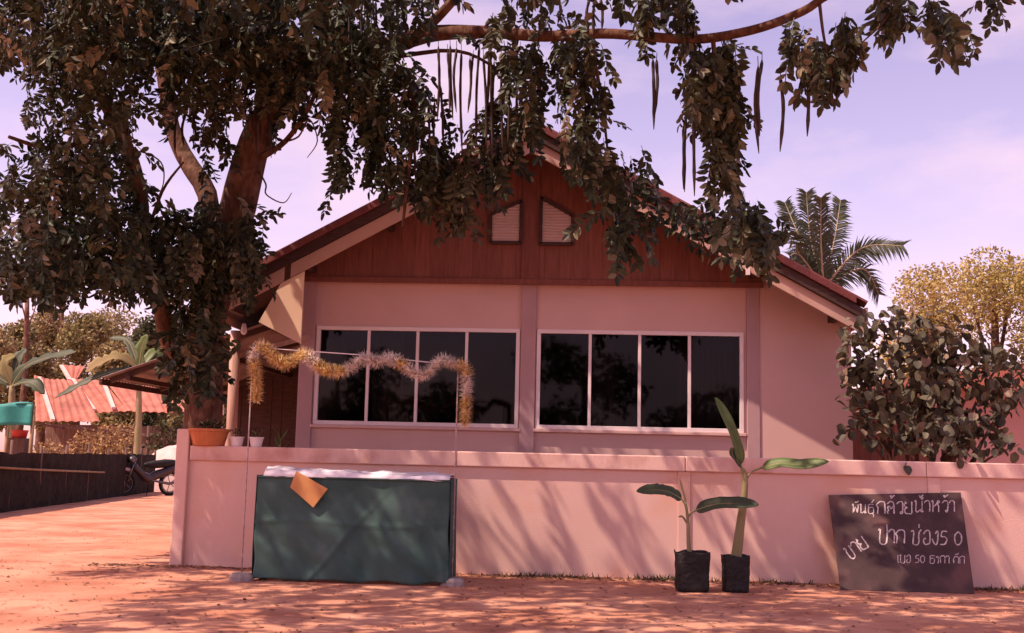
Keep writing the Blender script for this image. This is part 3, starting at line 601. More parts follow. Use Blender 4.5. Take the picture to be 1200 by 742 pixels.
# ================================================================== POTS ON THE WALL
def pot(name, label, cat, x, r, h, m, flare=.8, plants=None):
    c = Vector((x, WY + .06, WT - .002)); t = thing(name, label, cat, c)
    MB().lathe([(r * flare * .9, 0), (r * flare, .01), (r * .97, h * .84), (r * 1.06, h * .86), (r * 1.06, h), (r * .95, h), (r * .93, h * .88), (.01, h * .86)], c, 24).obj('pot_body', m, t, smooth=False, bevel=0)
    MB().lathe([(r * .925, h * .84), (r * .9, h * .885), (.02, h * .9)], c, 14, .02).obj('soil', 'soil', t)
    return t, c
xb = P(240, 510, WY).x
t, c = pot('plant_bowl', 'wide terracotta bowl standing on the wall by its end post', 'plant pot', xb + .03, .235, .2, 'terracotta', .78)
def sprig(t, c, n, h, spread, m, ll=.07, seed=1):
    r = random.Random(seed); st = MB(); lf = MB()
    for _ in range(n):
        a = r.uniform(0, 6.283); q = r.uniform(.2, 1) * spread; hh = h * r.uniform(.5, 1)
        p1 = c + Vector((math.cos(a) * q, math.sin(a) * q * .6, hh)); st.tube([c + Vector((math.cos(a) * q * .3, math.sin(a) * q * .3, 0)), (c + p1) / 2 + Vector((0, 0, .02)), p1], .004, 4)
        for k in range(7):
            b = c.lerp(p1, r.uniform(.4, 1)); d = Vector((r.gauss(0, 1), r.gauss(0, 1), r.gauss(.2, .6))).normalized(); s = d.cross(Vector((0, 0, 1))).normalized() * ll * .22
            lf.add([b, b + d * ll * .5 + s, b + d * ll, b + d * ll * .5 - s], [(0, 1, 2, 3)])
    st.obj('stem', 'bstem', t); tag(lf.obj('leaves', m, t), kind='stuff')
sprig(t, c + Vector((0, 0, .17)), 14, .16, .2, 'weed', .08, 3)
for px, lab, hgt in ((276, 'small white plant pot on the wall, next to the terracotta bowl', .12), (299, 'small white plant pot on the wall behind the garland pole', .1)):
    x = P(px, 512, WY).x
    t, c = pot('flower_pot', lab, 'plant pot', x, .082, .115, 'potwhite', .78)
    sprig(t, c + Vector((0, 0, .1)), 5, hgt, .07, 'weed', .05, px)
x = P(326, 505, WY + .3).x
t = thing('young_plant', 'slim green seedling standing behind the wall near the white pots', 'plant', (x, WY + .4, 0))
MB().tube([(x, WY + .4, 0), (x + .01, WY + .4, .8), (x, WY + .4, 1.5)], [.02, .018, .012], 6).obj('stem', 'bstem', t, smooth=True)
for k in range(5):
    b = Vector((x, WY + .4, 1.3 + .05 * k)); a = k * 2.4; d = Vector((math.cos(a) * .5, math.sin(a) * .5, .7)).normalized(); s = Vector((math.sin(a), -math.cos(a), 0)) * .02
    MB().add([b, b + d * .1 + s, b + d * .2, b + d * .1 - s], [(0, 1, 2, 3)]).obj('leaf', 'banana', t, solid=.002)

# ================================================================== BANANA SAPLINGS IN BAGS
def blade(pts, wid, rag=0, seed=0, fold=.18):
    """banana leaf blade along a mid-rib path; width profile, folded, ragged margin"""
    r = random.Random(seed); path = smooth_path(pts, 6); n = len(path); v = []; f = []
    for i, p in enumerate(path):
        t = i / (n - 1); d = (path[min(i + 1, n - 1)] - path[max(i - 1, 0)]).normalized()
        sd = d.cross(Vector((0.15, -.75, .65))).normalized(); up = sd.cross(d)
        ww = wid * min(1, (t / .14) ** .7 if t < .14 else 1) * (1 if t < .72 else max(.12, math.cos((t - .72) / .28 * 1.45)))
        l_, r2 = ww * (1 + rag * r.uniform(-1, .3)), ww * (1 + rag * r.uniform(-1, .3))
        v += [p + sd * l_ + up * l_ * fold, p + sd * l_ * .5 + up * l_ * fold * .7, p, p - sd * r2 * .5 + up * r2 * fold * .7, p - sd * r2 + up * r2 * fold]
    for i in range(n - 1):
        for k in range(4): f.append((i * 5 + k, i * 5 + k + 1, i * 5 + k + 6, i * 5 + k + 5))
    return v, f, path
def banana_leaf(t, pts, wid, m, pet=None, seed=0, rag=.1, fold=.18):
    v, f, path = blade(pts, wid, rag, seed, fold)
    o = MB().add(v, f).obj('leaf', m, t, smooth=True, solid=.003)
    rib = MB().tube([p + Vector((0, 0, -.003)) for p in path], lerp_list([.012 * wid / .1, .003], len(path)), 6)
    if pet: rib.tube(smooth_path(pet, 4), .011 * max(1, wid / .12), 6)
    rib.obj('midrib', 'bstem', o, smooth=True)
def bag(t, c, r, h, seed):
    nn, rows = 40, 16; v = []; f = []
    for j in range(rows + 1):
        z = j / rows
        for k in range(nn):
            a = 2 * math.pi * k / nn; q = Vector((math.cos(a) * 2.2, math.sin(a) * 2.2, z * 3 + seed * 9))
            sq = 1 / max(abs(math.cos(a)), abs(math.sin(a))) ** .45
            rr = r * sq * (.93 + .07 * z ** 2 - .05 * (z < .06)) * (1 + .09 * noise.noise(q) + .05 * noise.noise(q * 3.1))
            zz = h * z + (.03 * noise.noise(Vector((a * 1.5, seed, 2))) if z > .9 else 0)
            v.append(c + Vector((rr * math.cos(a), rr * math.sin(a), zz - .01)))
    for j in range(rows):
        for k in range(nn): f.append((j * nn + k, j * nn + (k + 1) % nn, (j + 1) * nn + (k + 1) % nn, (j + 1) * nn + k))
    f.append(tuple(range(nn - 1, -1, -1)))
    MB().add(v, f).obj('grow_bag', 'bag', t, smooth=True, solid=.004)
    MB().lathe([(r * .93, h * .88), (r * .7, h * .93), (.02, h * .95)], c, 16, .04).obj('soil', 'soil', t)
b1 = G(811, 691); b2 = G(862, 692)
t = thing('banana_sapling', 'short banana sapling with two dark leaves in a black grow bag', 'plant', b1, 'potted banana saplings'); bag(t, b1, .185, .40, 1)
Y = b1.y
MB().tube(smooth_path([b1 + Vector((0, 0, .3)), P(807, 640, Y), P(806, 608, Y), P(803, 588, Y)], 4), lerp_list([.026, .022, .018, .012], 13), 8).obj('stem', 'bstem', t, smooth=True)
banana_leaf(t, [P(799, 585, Y), P(785, 577, Y - .05), P(768, 574, Y - .1), P(746, 576, Y - .15)], .075, 'banana_dark', [P(806, 607, Y), P(803, 592, Y), P(799, 585, Y)], 1, .12)
banana_leaf(t, [P(815, 598, Y), P(838, 591, Y - .1), P(862, 590, Y - .2), P(889, 592, Y - .3)], .085, 'banana_dark', [P(806, 608, Y), P(809, 602, Y), P(815, 598, Y)], 2, .06)
banana_leaf(t, [P(804, 590, Y), P(800, 575, Y), P(796, 560, Y)], .012, 'bstem', None, 3, 0)
banana_leaf(t, [P(806, 615, Y), P(800, 606, Y), P(795, 606, Y)], .012, 'bstem', None, 3, 0)
t = thing('banana_sapling', 'taller banana sapling with an upright new leaf in a black grow bag', 'plant', b2, 'potted banana saplings'); bag(t, b2, .145, .37, 2)
Y = b2.y
MB().tube(smooth_path([b2 + Vector((0, 0, .28)), P(867, 620, Y), P(873, 570, Y), P(870, 548, Y)], 4), lerp_list([.062, .048, .034, .028], 13), 10).obj('stem', 'bstem', t, smooth=True)
banana_leaf(t, [P(868, 545, Y), P(861, 518, Y), P(852, 495, Y), P(838, 466, Y + .1)], .058, 'banana', [P(872, 565, Y), P(870, 552, Y), P(868, 545, Y)], 4, .03, .7)
banana_leaf(t, [P(893, 548, Y), P(915, 543, Y - .1), P(940, 545, Y - .2), P(971, 541, Y - .3)], .075, 'banana', [P(873, 566, Y), P(880, 554, Y), P(893, 548, Y)], 5, .04)
banana_leaf(t, [P(869, 548, Y), P(862, 538, Y - .05), P(858, 532, Y - .08), P(858, 524, Y - .1)], .04, 'banana_dark', None, 6, .1)

# ================================================================== CHALKED SIGN BOARD
bl = G(985, 694); br = G(1142, 694); bl.y = br.y = 12.33; bl.x, br.x = P(985, 690, 12.33).x, P(1142, 690, 12.33).x; bl.z = br.z = .0
tl = P(971, 580, 12.84); bl.y -= .0
sb = thing('sign_board', 'black hand painted sale sign board leaning against the pink wall', 'sign', (bl + br) / 2)
nrm = (br - bl).cross(tl - bl).normalized()
if nrm.y > 0: nrm = -nrm
d_ = ray(1126, 577); tR = Vector((0, 0, CAM_H)) + d_ * ((bl - Vector((0, 0, CAM_H))).dot(nrm) / d_.dot(nrm))
th = nrm * -.015
MB().add([bl, br, tR, tl, bl + th, br + th, tR + th, tl + th], [(0, 1, 2, 3), (7, 6, 5, 4), (0, 4, 5, 1), (1, 5, 6, 2), (2, 6, 7, 3), (3, 7, 4, 0)]).obj('board', 'board', sb, bevel=.003)
def onboard(x, y):
    d = ray(x, y); o = Vector((0, 0, CAM_H)); k = (bl + nrm * .004 - o).dot(nrm) / d.dot(nrm); return o + d * k
GLY = {
 'k': (.85, [[(.12, 0), (.12, .55), (0, .68), (.12, .86), (.3, 1), (.6, 1), (.75, .8), (.75, 0)]]),
 'aa': (.6, [[(0, .8), (.15, 1), (.38, 1), (.5, .8), (.5, 0)]]),
 'n': (.95, [[(.05, .92), (.2, 1), (.2, 0), (.6, .2)], [(.75, 1), (.75, .2), (.85, .05), (.7, 0), (.6, .12), (.74, .25)]]),
 'ph': (.95, [[(.08, .88), (.2, 1), (.2, 0), (.45, .7), (.7, 0), (.8, 1)]]),
 'th': (.9, [[(.1, .75), (.3, 1), (.8, 1)], [(.2, .85), (.2, 0), (.75, 0), (.75, .6), (.4, .65), (.2, .55)]]),
 'l': (.85, [[(.2, 0), (.1, .15), (.22, .28), (.15, .5), (.3, .62), (.45, .42), (.6, .58), (.7, .5), (.7, 0)], [(.1, .8), (.35, 1), (.6, .95), (.7, .7), (.7, .5)]]),
 'w': (.72, [[(.1, .8), (.3, 1), (.6, .9), (.6, .1), (.45, 0), (.4, .12), (.58, .16)]]),
 'y': (.85, [[(.08, 1), (.2, .88), (.05, .8), (.1, .6), (.3, .5), (.1, .4), (.1, .1), (.3, 0), (.65, 0), (.7, .2), (.7, 1)]]),
 'h': (.95, [[(.08, .9), (.2, 1), (.2, 0)], [(.2, .4), (.55, .75), (.66, 1), (.82, .9), (.62, .74), (.72, .5), (.72, 0)]]),
 'p': (.85, [[(.0, .92), (.15, 1), (.15, 0), (.7, 0), (.7, 1.4)]]),
 'ch': (.95, [[(0, .9), (.15, 1), (.22, .8), (.2, 0), (.65, 0), (.65, .8), (.85, 1.08)]]),
 'o': (.8, [[(.1, .75), (.3, 1), (.6, .95), (.65, .2), (.5, 0), (.2, 0), (.12, .3), (.3, .45)]]),
 'ng': (.65, [[(.3, .8), (.42, 1), (.52, .85), (.46, .1), (.3, 0), (.02, .4)]]),
 'kh': (.8, [[(.05, .88), (.2, 1), (.22, .8), (.13, .6), (.2, 0), (.6, 0), (.65, 1)]]),
 'b': (.85, [[(.0, .92), (.15, 1), (.15, 0), (.7, 0), (.7, 1)]]),
 't': (.85, [[(.1, 0), (.05, .6), (.3, 1), (.42, .85), (.55, 1), (.75, .7), (.75, 0)], [(.1, .3), (.25, .35)]]),
 'r': (.6, [[(.1, .75), (.3, .95), (.5, .75)], [(.1, .95), (.42, .6), (.42, 0), (.3, .1)]]),
 '5': (.75, [[(.6, 1), (.22, 1), (.15, .6), (.45, .6), (.62, .35), (.45, .05), (.05, 0)]]),
 '0': (.8, [[(.35, 1), (.1, .75), (.1, .25), (.35, 0), (.62, .25), (.62, .75), (.35, 1)]]),
 '6': (.7, [[(.5, 1), (.15, .6), (.1, .2), (.35, 0), (.55, .25), (.35, .5), (.12, .3)]]),
 'e': (.4, [[(.15, 1), (.15, .1), (.25, 0), (.3, .12)]]),
 'han': (0, [[(-.55, 1.2), (-.45, 1.3), (-.38, 1.2), (-.1, 1.4)]]), 'tho': (0, [[(-.5, 1.42), (-.4, 1.5), (-.42, 1.28), (-.1, 1.55)]]), 'ek': (0, [[(-.3, 1.2), (-.3, 1.5)]]),
 'u': (0, [[(-.25, -.12), (-.12, -.15), (-.12, -.5)]]), 'kar': (0, [[(-.4, 1.25), (-.3, 1.18), (-.25, 1.32), (-.05, 1.6)]]), 'am': (.0, [[(-.3, 1.25), (-.2, 1.35), (-.1, 1.25), (-.2, 1.15), (-.3, 1.25)]]), ' ': (.45, []),
}
def write(tokens, x, y, h, wsc, ang, wid, name):
    ca, sa = math.cos(ang), math.sin(ang); mb = MB(); cx = 0
    for tk in tokens:
        adv, strokes = GLY[tk]
        for st in strokes:
            pts = [Vector((q[0], q[1], 0)) for q in st]; pts = smooth_path(pts, 3)
            pix = []
            for q in pts:
                u = (cx + q.x) * h * wsc + rnd.uniform(-.2, .2); v_ = q.y * h + rnd.uniform(-.2, .2)
                pix.append((x + u * ca - v_ * sa * -1 * -1, y - (u * sa + v_ * ca)))
            w3 = [onboard(*q) for q in pix]; vs_ = []
            for i, p in enumerate(w3):
                d = (w3[min(i + 1, len(w3) - 1)] - w3[max(i - 1, 0)]).normalized(); s = d.cross(nrm).normalized() * wid * rnd.uniform(.75, 1.1)
                vs_ += [p - s, p + s]
            mb.add(vs_, [(2 * i, 2 * i + 1, 2 * i + 3, 2 * i + 2) for i in range(len(w3) - 1)])
        cx += adv
    mb.obj(name, 'chalk', sb)
write(['ph', 'han', 'n', 'th', 'u', 'kar'], 998, 601, 10, .95, -.01, .0055, 'lettering')
write(['k', 'l', 'tho', 'w', 'y'], 1027, 602, 14, .95, .0, .0075, 'lettering')
write(['n', 'tho', 'am', 'aa', 'h', 'w', 'tho', 'aa'], 1071, 600, 13, .98, .0, .0065, 'lettering')
write(['p', 'aa', 'k', ' ', 'ch', 'ek', 'o', 'ng', '5', ' ', '0'], 1029, 636, 15.5, .9, -.03, .0075, 'lettering')
write(['kh', 'aa', 'y'], 996, 656, 15, .85, .62, .008, 'lettering')
write(['e', 'b', 'o', ' ', '5', '0', ' ', 'th', 'r', 'k', 'aa', ' ', 't', 'han', 'k'], 1051, 659, 8.5, .98, -.02, .0045, 'lettering')

# ================================================================== SHRUB ON THE RIGHT
bush = thing('broadleaf_shrub', 'dark broad leaved shrub spilling over the pink wall beside the house wing', 'shrub', Vector((P(1090, 500, 14.2).x, 14.2, 0)))
B0 = Vector(bush.location)
tips = []
for k, (x, y, Y) in enumerate([(985, 470, 13.7), (1000, 400, 14), (1030, 370, 14.2), (1070, 355, 14.4), (1110, 365, 14.3), (1150, 385, 14.4), (1190, 400, 14.4), (1180, 470, 13.9), (1195, 520, 13.6), (1120, 520, 13.3), (1060, 520, 13.3), (1000, 500, 13.4), (1040, 440, 13.7), (1090, 430, 13.8), (1140, 450, 13.8), (1100, 490, 13.4), (1215, 450, 14)]):
    tip = P(x, y, Y); st = B0 + Vector((rnd.uniform(-.3, .3), rnd.uniform(-.2, .2), -.05))
    mid = st.lerp(tip, .55) + Vector((rnd.uniform(-.1, .1), 0, .35))
    path = smooth_path([st, mid, tip], 6)
    MB().tube(path, lerp_list([.035, .02, .006], len(path)), 6).obj('branch', 'bark', bush, smooth=True); tips.append(path)
def round_leaf(seed):
    r = random.Random(seed); v = [(0, 0, 0)]; n = 9
    for i in range(n):
        t = -1 + 2 * i / (n - 1); a = t * 2.75
        rr = (.5 + .08 * r.uniform(-1, 1)); v.append((math.sin(a) * rr * .82, .5 - math.cos(a + math.pi) * rr * -1 if False else .5 + math.cos(a) * rr * 1.05, .16 * abs(math.sin(a)) - .12 * (0.5 + math.cos(a) * .5) ** 2))
    v.append((0, .55, -.03))
    f = [(0, 1 + i + 0, 10, 10) for i in range(0)]
    f = [(10, i + 1, i + 2) for i in range(n - 1)] + [(10, 0, 1), (10, n, 0)]
    me = bpy.data.meshes.new('leaf'); me.from_pydata(v, [], f); me.materials.append(M['bushleaf'])
    me.polygons.foreach_set('use_smooth', [True] * len(f)); return me
RL = [round_leaf(s) for s in range(4)]
cnt = 0
extraV = []; extraF = []
def bush_leaf(p, as_obj):
    s = rnd.uniform(.085, .155)
    rot = Matrix.Rotation(rnd.uniform(0, 6.283), 3, 'Z') @ Matrix.Rotation(rnd.gauss(-.9, .7), 3, 'X') @ Matrix.Rotation(rnd.uniform(-.5, .5), 3, 'Y')
    me = RL[rnd.randrange(4)]
    if as_obj:
        o = bpy.data.objects.new('leaf', me); C.objects.link(o); o.parent = bush; o.matrix_local = Matrix.Translation(p - B0) @ (rot * s).to_4x4()
    else:
        o = len(extraV); extraV.extend([p - B0 + rot @ (v.co * s) for v in me.vertices]); extraF.extend([tuple(i + o for i in q.vertices) for q in me.polygons])
def bush_blob(x, y, rx, ry, Y, dY, n, as_obj=True):
    for _ in range(n):
        t = rnd.uniform(0, 6.283); q = math.sqrt(rnd.random())
        bush_leaf(P(x + rx * q * math.cos(t), y + ry * q * math.sin(t), Y + rnd.uniform(-dY, dY)), as_obj)
for a in ((1010, 400, 25, 30, 13.9, .3, 26), (1060, 385, 40, 30, 13.9, .3, 42), (1110, 400, 40, 35, 13.9, .3, 42), (1160, 420, 30, 30, 13.9, .3, 26), (985, 480, 20, 40, 13.6, .25, 16), (1030, 450, 35, 35, 13.6, .3, 34), (1085, 455, 40, 35, 13.6, .3, 40), (1140, 470, 40, 35, 13.6, .3, 36), (1095, 505, 45, 25, 13.2, .2, 24), (1190, 530, 12, 18, 12.95, .1, 6), (1060, 540, 8, 6, 12.82, .05, 2), (1125, 535, 14, 12, 12.82, .05, 5)):
    bush_blob(*a)
for a in ((1060, 430, 75, 65, 14.1, .4, 480), (1130, 450, 65, 60, 14.1, .4, 430), (1040, 495, 45, 30, 13.8, .3, 130), (1120, 510, 65, 25, 13.7, .3, 190), (1005, 400, 25, 40, 14.1, .3, 60), (1180, 440, 25, 45, 14, .3, 60)):
    bush_blob(*a, as_obj=False)
me = bpy.data.meshes.new('inner_leaves'); me.from_pydata(extraV, [], extraF); me.materials.append(M['bushleaf']); o = bpy.data.objects.new('inner_leaves', me); C.objects.link(o); o.parent = bush; tag(o, kind='stuff')

# ================================================================== RIGHT BACKGROUND
nx0 = P(1050, 500, 19).x
nb = thing('neighbour_house', 'pink neighbouring house with low red roof behind the shrub', 'house', (8.6, 19, 0))
MB().box(5.6, 12.5, 19, 23, 0, 2.7).obj('wall', 'nwall', nb)
MB().prism([(5.1, 2.62), (13, 2.62), (13, 2.72), (9.0, 3.3), (5.1, 2.72)], 18.5, 23.4).obj('roof', 'redroof', nb)
wd = thing('wooden_gate', 'red brown plank gate standing between the house wing and shrub', 'gate', (4.3, 16.2, 0))
x = 3.92; i = 0
while x < 4.95:
    MB().box(x + .003, x + .167, 16.2 + .006 * (i % 2), 16.24, .02, 2.42).obj('plank', 'gable', wd); x += .17; i += 1
MB().box(3.9, 4.96, 16.24, 16.29, .4, .5).obj('rail', 'gable', wd); MB().box(3.9, 4.96, 16.24, 16.29, 1.95, 2.05).obj('rail', 'gable', wd)

# foliage cards in volume: many small leaf faces
def leaf_cloud(mb, c, rx, ry, rz, n, ll, r, keep=None):
    for _ in range(n):
        while True:
            p = Vector((r.uniform(-1, 1), r.uniform(-1, 1), r.uniform(-1, 1)))
            if p.length < 1: break
        p = Vector((p.x * rx, p.y * ry, p.z * rz)) + c
        if noise.noise(p * (1.6 / max(.6, rx)) + Vector((3, 1, 7))) < -.22: continue
        d = Vector((r.gauss(0, 1), r.gauss(0, 1), r.gauss(-.2, .8))).normalized(); s = d.cross(Vector((r.gauss(0, 1), r.gauss(0, 1), r.gauss(0, 1)))).normalized() * ll * .26
        l = ll * r.uniform(.6, 1.3)
        mb.add([p, p + d * l * .5 + s, p + d * l, p + d * l * .5 - s], [(0, 1, 2, 3)])
def bg_tree(name, label, cat, px, py_top, Y, wpx, m, n, ll, group, seed, low=.25):
    r = random.Random(seed); base = P(px, 500, Y); base.z = 0; top = P(px, py_top, Y).z; wr = wpx / FPX * Y / 2
    t = thing(name, label, cat, base, group)
    tk = MB(); tk.tube(smooth_path([base + Vector((0, 0, -.1)), base + Vector((r.uniform(-.2, .2), 0, top * .4)), base + Vector((r.uniform(-.3, .3), 0, top * .85))], 4), lerp_list([.035 * top, .022 * top, .006 * top], 9), 8)
    cr = MB()
    for k in range(9):
        a = r.uniform(0, 6.283); hh = r.uniform(low, .86); q = r.uniform(.2, .75) * wr * math.sqrt(max(.1, 1 - ((hh - .55) / .5) ** 2))
        c = base + Vector((math.cos(a) * q, math.sin(a) * q, top * hh))
        tk.tube([base + Vector((0, 0, top * min(hh, .5) * .8)), base.lerp(c, .6) + Vector((0, 0, top * hh * .25)), c], [.010 * top, .007 * top, .002 * top], 5)
        s = wr * r.uniform(.38, .62); leaf_cloud(cr, c, s, s, min(s, top * .22), n // 9, ll, r)
    leaf_cloud(cr, base + Vector((0, 0, top * .84)), wr * .45, wr * .45, top * .15, n // 8, ll, r)
    tk.obj('trunk', 'bark', t, smooth=True); tag(cr.obj('crown', m, t), kind='stuff')
    return t
bg_tree('background_tree', 'yellow green tree beyond the wall, just right of the palm', 'tree', 1080, 306, 44, 140, 'yellowgreen', 15000, .17, 'yellow green trees behind the neighbouring house', 5)
bg_tree('background_tree', 'wide yellow green tree rising behind the pink neighbouring house', 'tree', 1165, 284, 46, 160, 'yellowgreen', 19000, .17, 'yellow green trees behind the neighbouring house', 6)
bg_tree('background_tree', 'pale thin tree behind the neighbouring house roof end', 'tree', 1225, 292, 43, 130, 'yellowgreen', 12000, .17, 'yellow green trees behind the neighbouring house', 8)
# coconut palm
pc = P(965, 338, 27); palm = thing('coconut_palm', 'young coconut palm with feathery fronds behind the red tiled roof edge', 'palm', Vector((pc.x, 27, 0)))
MB().tube(smooth_path([Vector((pc.x + .2, 27, -.1)), Vector((pc.x + .1, 27, pc.z * .5)), pc], 6), lerp_list([.24, .17, .14], 13), 10).obj('trunk', 'bark', palm, smooth=True)
def frond(tip, mid, seed, ln=.42, dY=0):
    r = random.Random(seed); a = pc; path = smooth_path([a, mid, tip], 12); n = len(path)
    f = MB()
    for i in range(3, n):
        t = i / (n - 1); d = (path[min(i + 1, n - 1)] - path[i - 1]).normalized()
        for s in (-1, 1):
            for q in range(3):
                p = path[i - 1].lerp(path[i], (q + r.random()) / 3)
                sd = d.cross(Vector((.2, -1, .1))).normalized() * s
                l = ln * math.sin(min(1, .25 + t * .9) * math.pi * .8) * r.uniform(.85, 1.15) + .08
                o = (sd * .8 + d * .75 + Vector((0, r.uniform(-.4, .4), -.15))).normalized()
                tipv = p + o * l + Vector((0, 0, -.22 * l * r.uniform(.5, 1.5))); w_ = d * .022
                m_ = p + o * l * .5
                f.add([p - w_, p + w_, m_ + w_, tipv, m_ - w_], [(0, 1, 2, 3, 4)])
    o = f.obj('frond', 'palm', palm)
    MB().tube(path, lerp_list([.035, .02, .006], n), 6).obj('frond_rib', 'palmrib', o, smooth=True)
for k, (tx, ty, mx, my, dy) in enumerate([(1058, 288, 1008, 292, -.5), (920, 238, 938, 280, .3), (945, 226, 950, 280, 0), (985, 235, 978, 280, .4), (962, 232, 962, 285, -.6), (925, 300, 938, 300, -.8), (1030, 345, 1010, 315, .6), (905, 330, 930, 312, .8)]):
    frond(P(tx, ty, 27 + dy * 1.5), P(mx, my, 27 + dy * .6), k)

# ================================================================== LEFT BACKGROUND
# black net fence with bamboo rail
f0, f1 = Vector((-11.1, 19.0, 0)), Vector((-13.6, 36.0, 0))
fen = thing('net_fence', 'low black shade net fence along the dirt drive', 'fence', f0)
MB().grid(lambda u, v: (f0.lerp(f1, u) + Vector((.05 * noise.noise(Vector((u * 40, v * 2, 0))), 0, -.03 + v * (1.24 + .05 * noise.noise(Vector((u * 25, 0, 5))))))), 90, 5).obj('net', 'fence', fen, solid=.01)
for k in range(10):
    p = f0.lerp(f1, k / 9.0); MB().tube([p + Vector((-.03, 0, -.1)), p + Vector((-.03, 0, 1.36 + .06 * (k % 3)))], .035, 7).obj('post', 'shedwood', fen, smooth=True)
MB().tube([f0 + Vector((.08, 0, 1.0)), f0.lerp(f1, .3) + Vector((.1, 0, .85)), f0.lerp(f1, .62) + Vector((.1, 0, .72))], .025, 7).obj('bamboo_rail', 'rail', fen, smooth=True)
# red roofed house
hb_ = P(150, 500, 48); rh = thing('red_roof_house', 'old low house with faded red sheet roofs beyond the net fence', 'house', (hb_.x, 48, 0))
def roofplane(pts, nm='roof_panel', m='redroof'):
    a, b, c, d = [Vector(p) for p in pts]; n = (b - a).cross(d - a).normalized(); wv = (b - a).length
    nu = int(wv / .09) + 2
    MB().grid(lambda u, v: a.lerp(b, u).lerp(d.lerp(c, u), v) + n * .03 * math.sin(u * wv * 2 * math.pi / .36), nu, 2).obj(nm, m, rh, solid=.02)
roofplane([P(42, 494, 46), P(117, 494, 46), P(96, 455, 49), P(40, 440, 49)])
roofplane([P(62, 466, 47.8), P(110, 481, 47.6), P(84, 445, 50.5), P(46, 444, 50.5)])
roofplane([P(110, 484, 47.4), P(150, 482, 47.4), P(120, 446, 51), P(85, 444, 51)])
roofplane([P(150, 482, 47.2), P(262, 486, 47.2), P(262, 440, 51), P(122, 444, 51)])
roofplane([P(70, 428, 53), P(100, 429, 53), P(90, 445, 51.5), P(80, 446, 51.5)])
for a, b, Y0_, Y1_ in (((85, 446), (110, 482), 50.8, 47.3), ((120, 446), (133, 480), 50.8, 47.2), ((46, 444), (62, 494), 49, 45.8), ((72, 430), (82, 447), 52.8, 51.3)):
    MB().bar(P(*a, Y0_) + Vector((0, 0, .06)), P(*b, Y1_) + Vector((0, 0, .06)), .16, .1).obj('ridge_cap', 'redridge', rh)
pA, pB = P(44, 495, 47), P(262, 488, 47)
MB().box(pA.x, pB.x, 47.8, 52, 0, 2.4).obj('wall', 'shedwood', rh)
for px in (60, 112, 160, 205, 250):
    q = P(px, 500, 38); MB().tube([(q.x, 47, 0), (q.x, 47, 2.4)], .07, 7).obj('post', 'shedwood', rh, smooth=True)
for k in range(5):
    a = P(45 + 22 * k, 497 + 1 * k, 46.2); b = P(75 + 24 * k, 502 + 2 * k, 46.2)
    MB().bar(a, b, .1, .08).obj('timber_beam', 'shedwood', rh)
# teal canopy
c0 = P(-30, 500, 26); c1 = P(37, 500, 26); zt, zb2 = P(15, 474, 26).z, P(15, 499, 26).z
can = thing('tarp_canopy', 'teal tarpaulin canopy on poles behind the net fence', 'canopy', Vector(((c0.x + c1.x) / 2, 26, 0)))
MB().grid(lambda u, v: (c0.x - 1.2 + (c1.x - c0.x + 1.2) * u, 26 + .04 * math.sin(u * 23), zb2 + (zt - zb2) * v + .02 * math.sin(u * 9)), 30, 6).obj('valance', 'teal', can, smooth=True, solid=.01)
MB().grid(lambda u, v: ((c0.x - 1.2 + (c1.x - c0.x + 1.2) * u) * (1 + v * .075), 26 + 1.8 * v, zt + .06 * math.sin(v * math.pi) - .04 * math.sin(u * 12)), 20, 8).obj('tarp', 'teal', can, smooth=True, solid=.01)
for px in (9, 38):
    q = P(px, 500, 26.1); MB().tube([(q.x, 26.1, 0), (q.x, 26.1, zt - .02)], .045, 8).obj('pole', 'rail', can, smooth=True)
q = P(23, 508, 26.6); bk = thing('red_basin', 'red plastic basin on a dark stand under the teal canopy', 'basin', Vector((q.x, 26.6, 0)))
MB().lathe([(.16, q.z - .12), (.2, q.z + .06), (.22, q.z + .08), (.18, q.z + .07), (.02, q.z + .0)], Vector((q.x, 26.6, 0)), 18).obj('basin', 'red', bk, smooth=True)
MB().box(q.x - .22, q.x + .22, 26.4, 26.8, 0, q.z - .115).obj('stand', 'shedwood', bk, bevel=.01)
# motorbike
mo = G(172, 581); mo.z = 0; S_ = 1.2
bike = thing('motorbike', 'dark parked motorbike at the end of the net fence', 'motorbike', mo)
ax = Vector((-.62, -.78, 0)).normalized(); sx = Vector((ax.y * -1, ax.x, 0))
def bp(l, s, z): return mo + ax * l * S_ + sx * s * S_ + Vector((0, 0, z * S_))
for l in (.62, -.62):
    pts = [bp(l + .27 * math.cos(t), 0, .30 + .27 * math.sin(t)) for t in np.linspace(0, 2 * math.pi, 25)]
    wo = MB().tube(pts, .05, 8, cap=False).obj('wheel', 'black', bike, smooth=True)
    MB().tube([bp(l + .21 * math.cos(t), 0, .30 + .21 * math.sin(t)) for t in np.linspace(0, 2 * math.pi, 25)], .015, 6, cap=False).obj('rim', 'chrome', wo, smooth=True)
    for k in range(5):
        t = k * 1.2566; MB().tube([bp(l, 0, .3), bp(l + .21 * math.cos(t), 0, .3 + .21 * math.sin(t))], .012, 5).obj('spoke', 'chrome', wo)
fk = MB()
for s in (-.07, .07): fk.tube([bp(.62, s, .3), bp(.38, s, .92)], .022, 7)
fk.obj('fork', 'chrome', bike, smooth=True)
MB().tube(smooth_path([bp(.3, -.36, .98), bp(.4, -.2, 1.02), bp(.38, 0, .95), bp(.4, .2, 1.02), bp(.3, .36, .98)], 5), .016, 7).obj('handlebar', 'black', bike, smooth=True)
MB().lathe([(.03, -.11), (.10, -.08), (.12, 0), (.09, .08), (.03, .10)], bp(.46, 0, .88), 14).obj('headlight', 'chrome', bike, smooth=True)
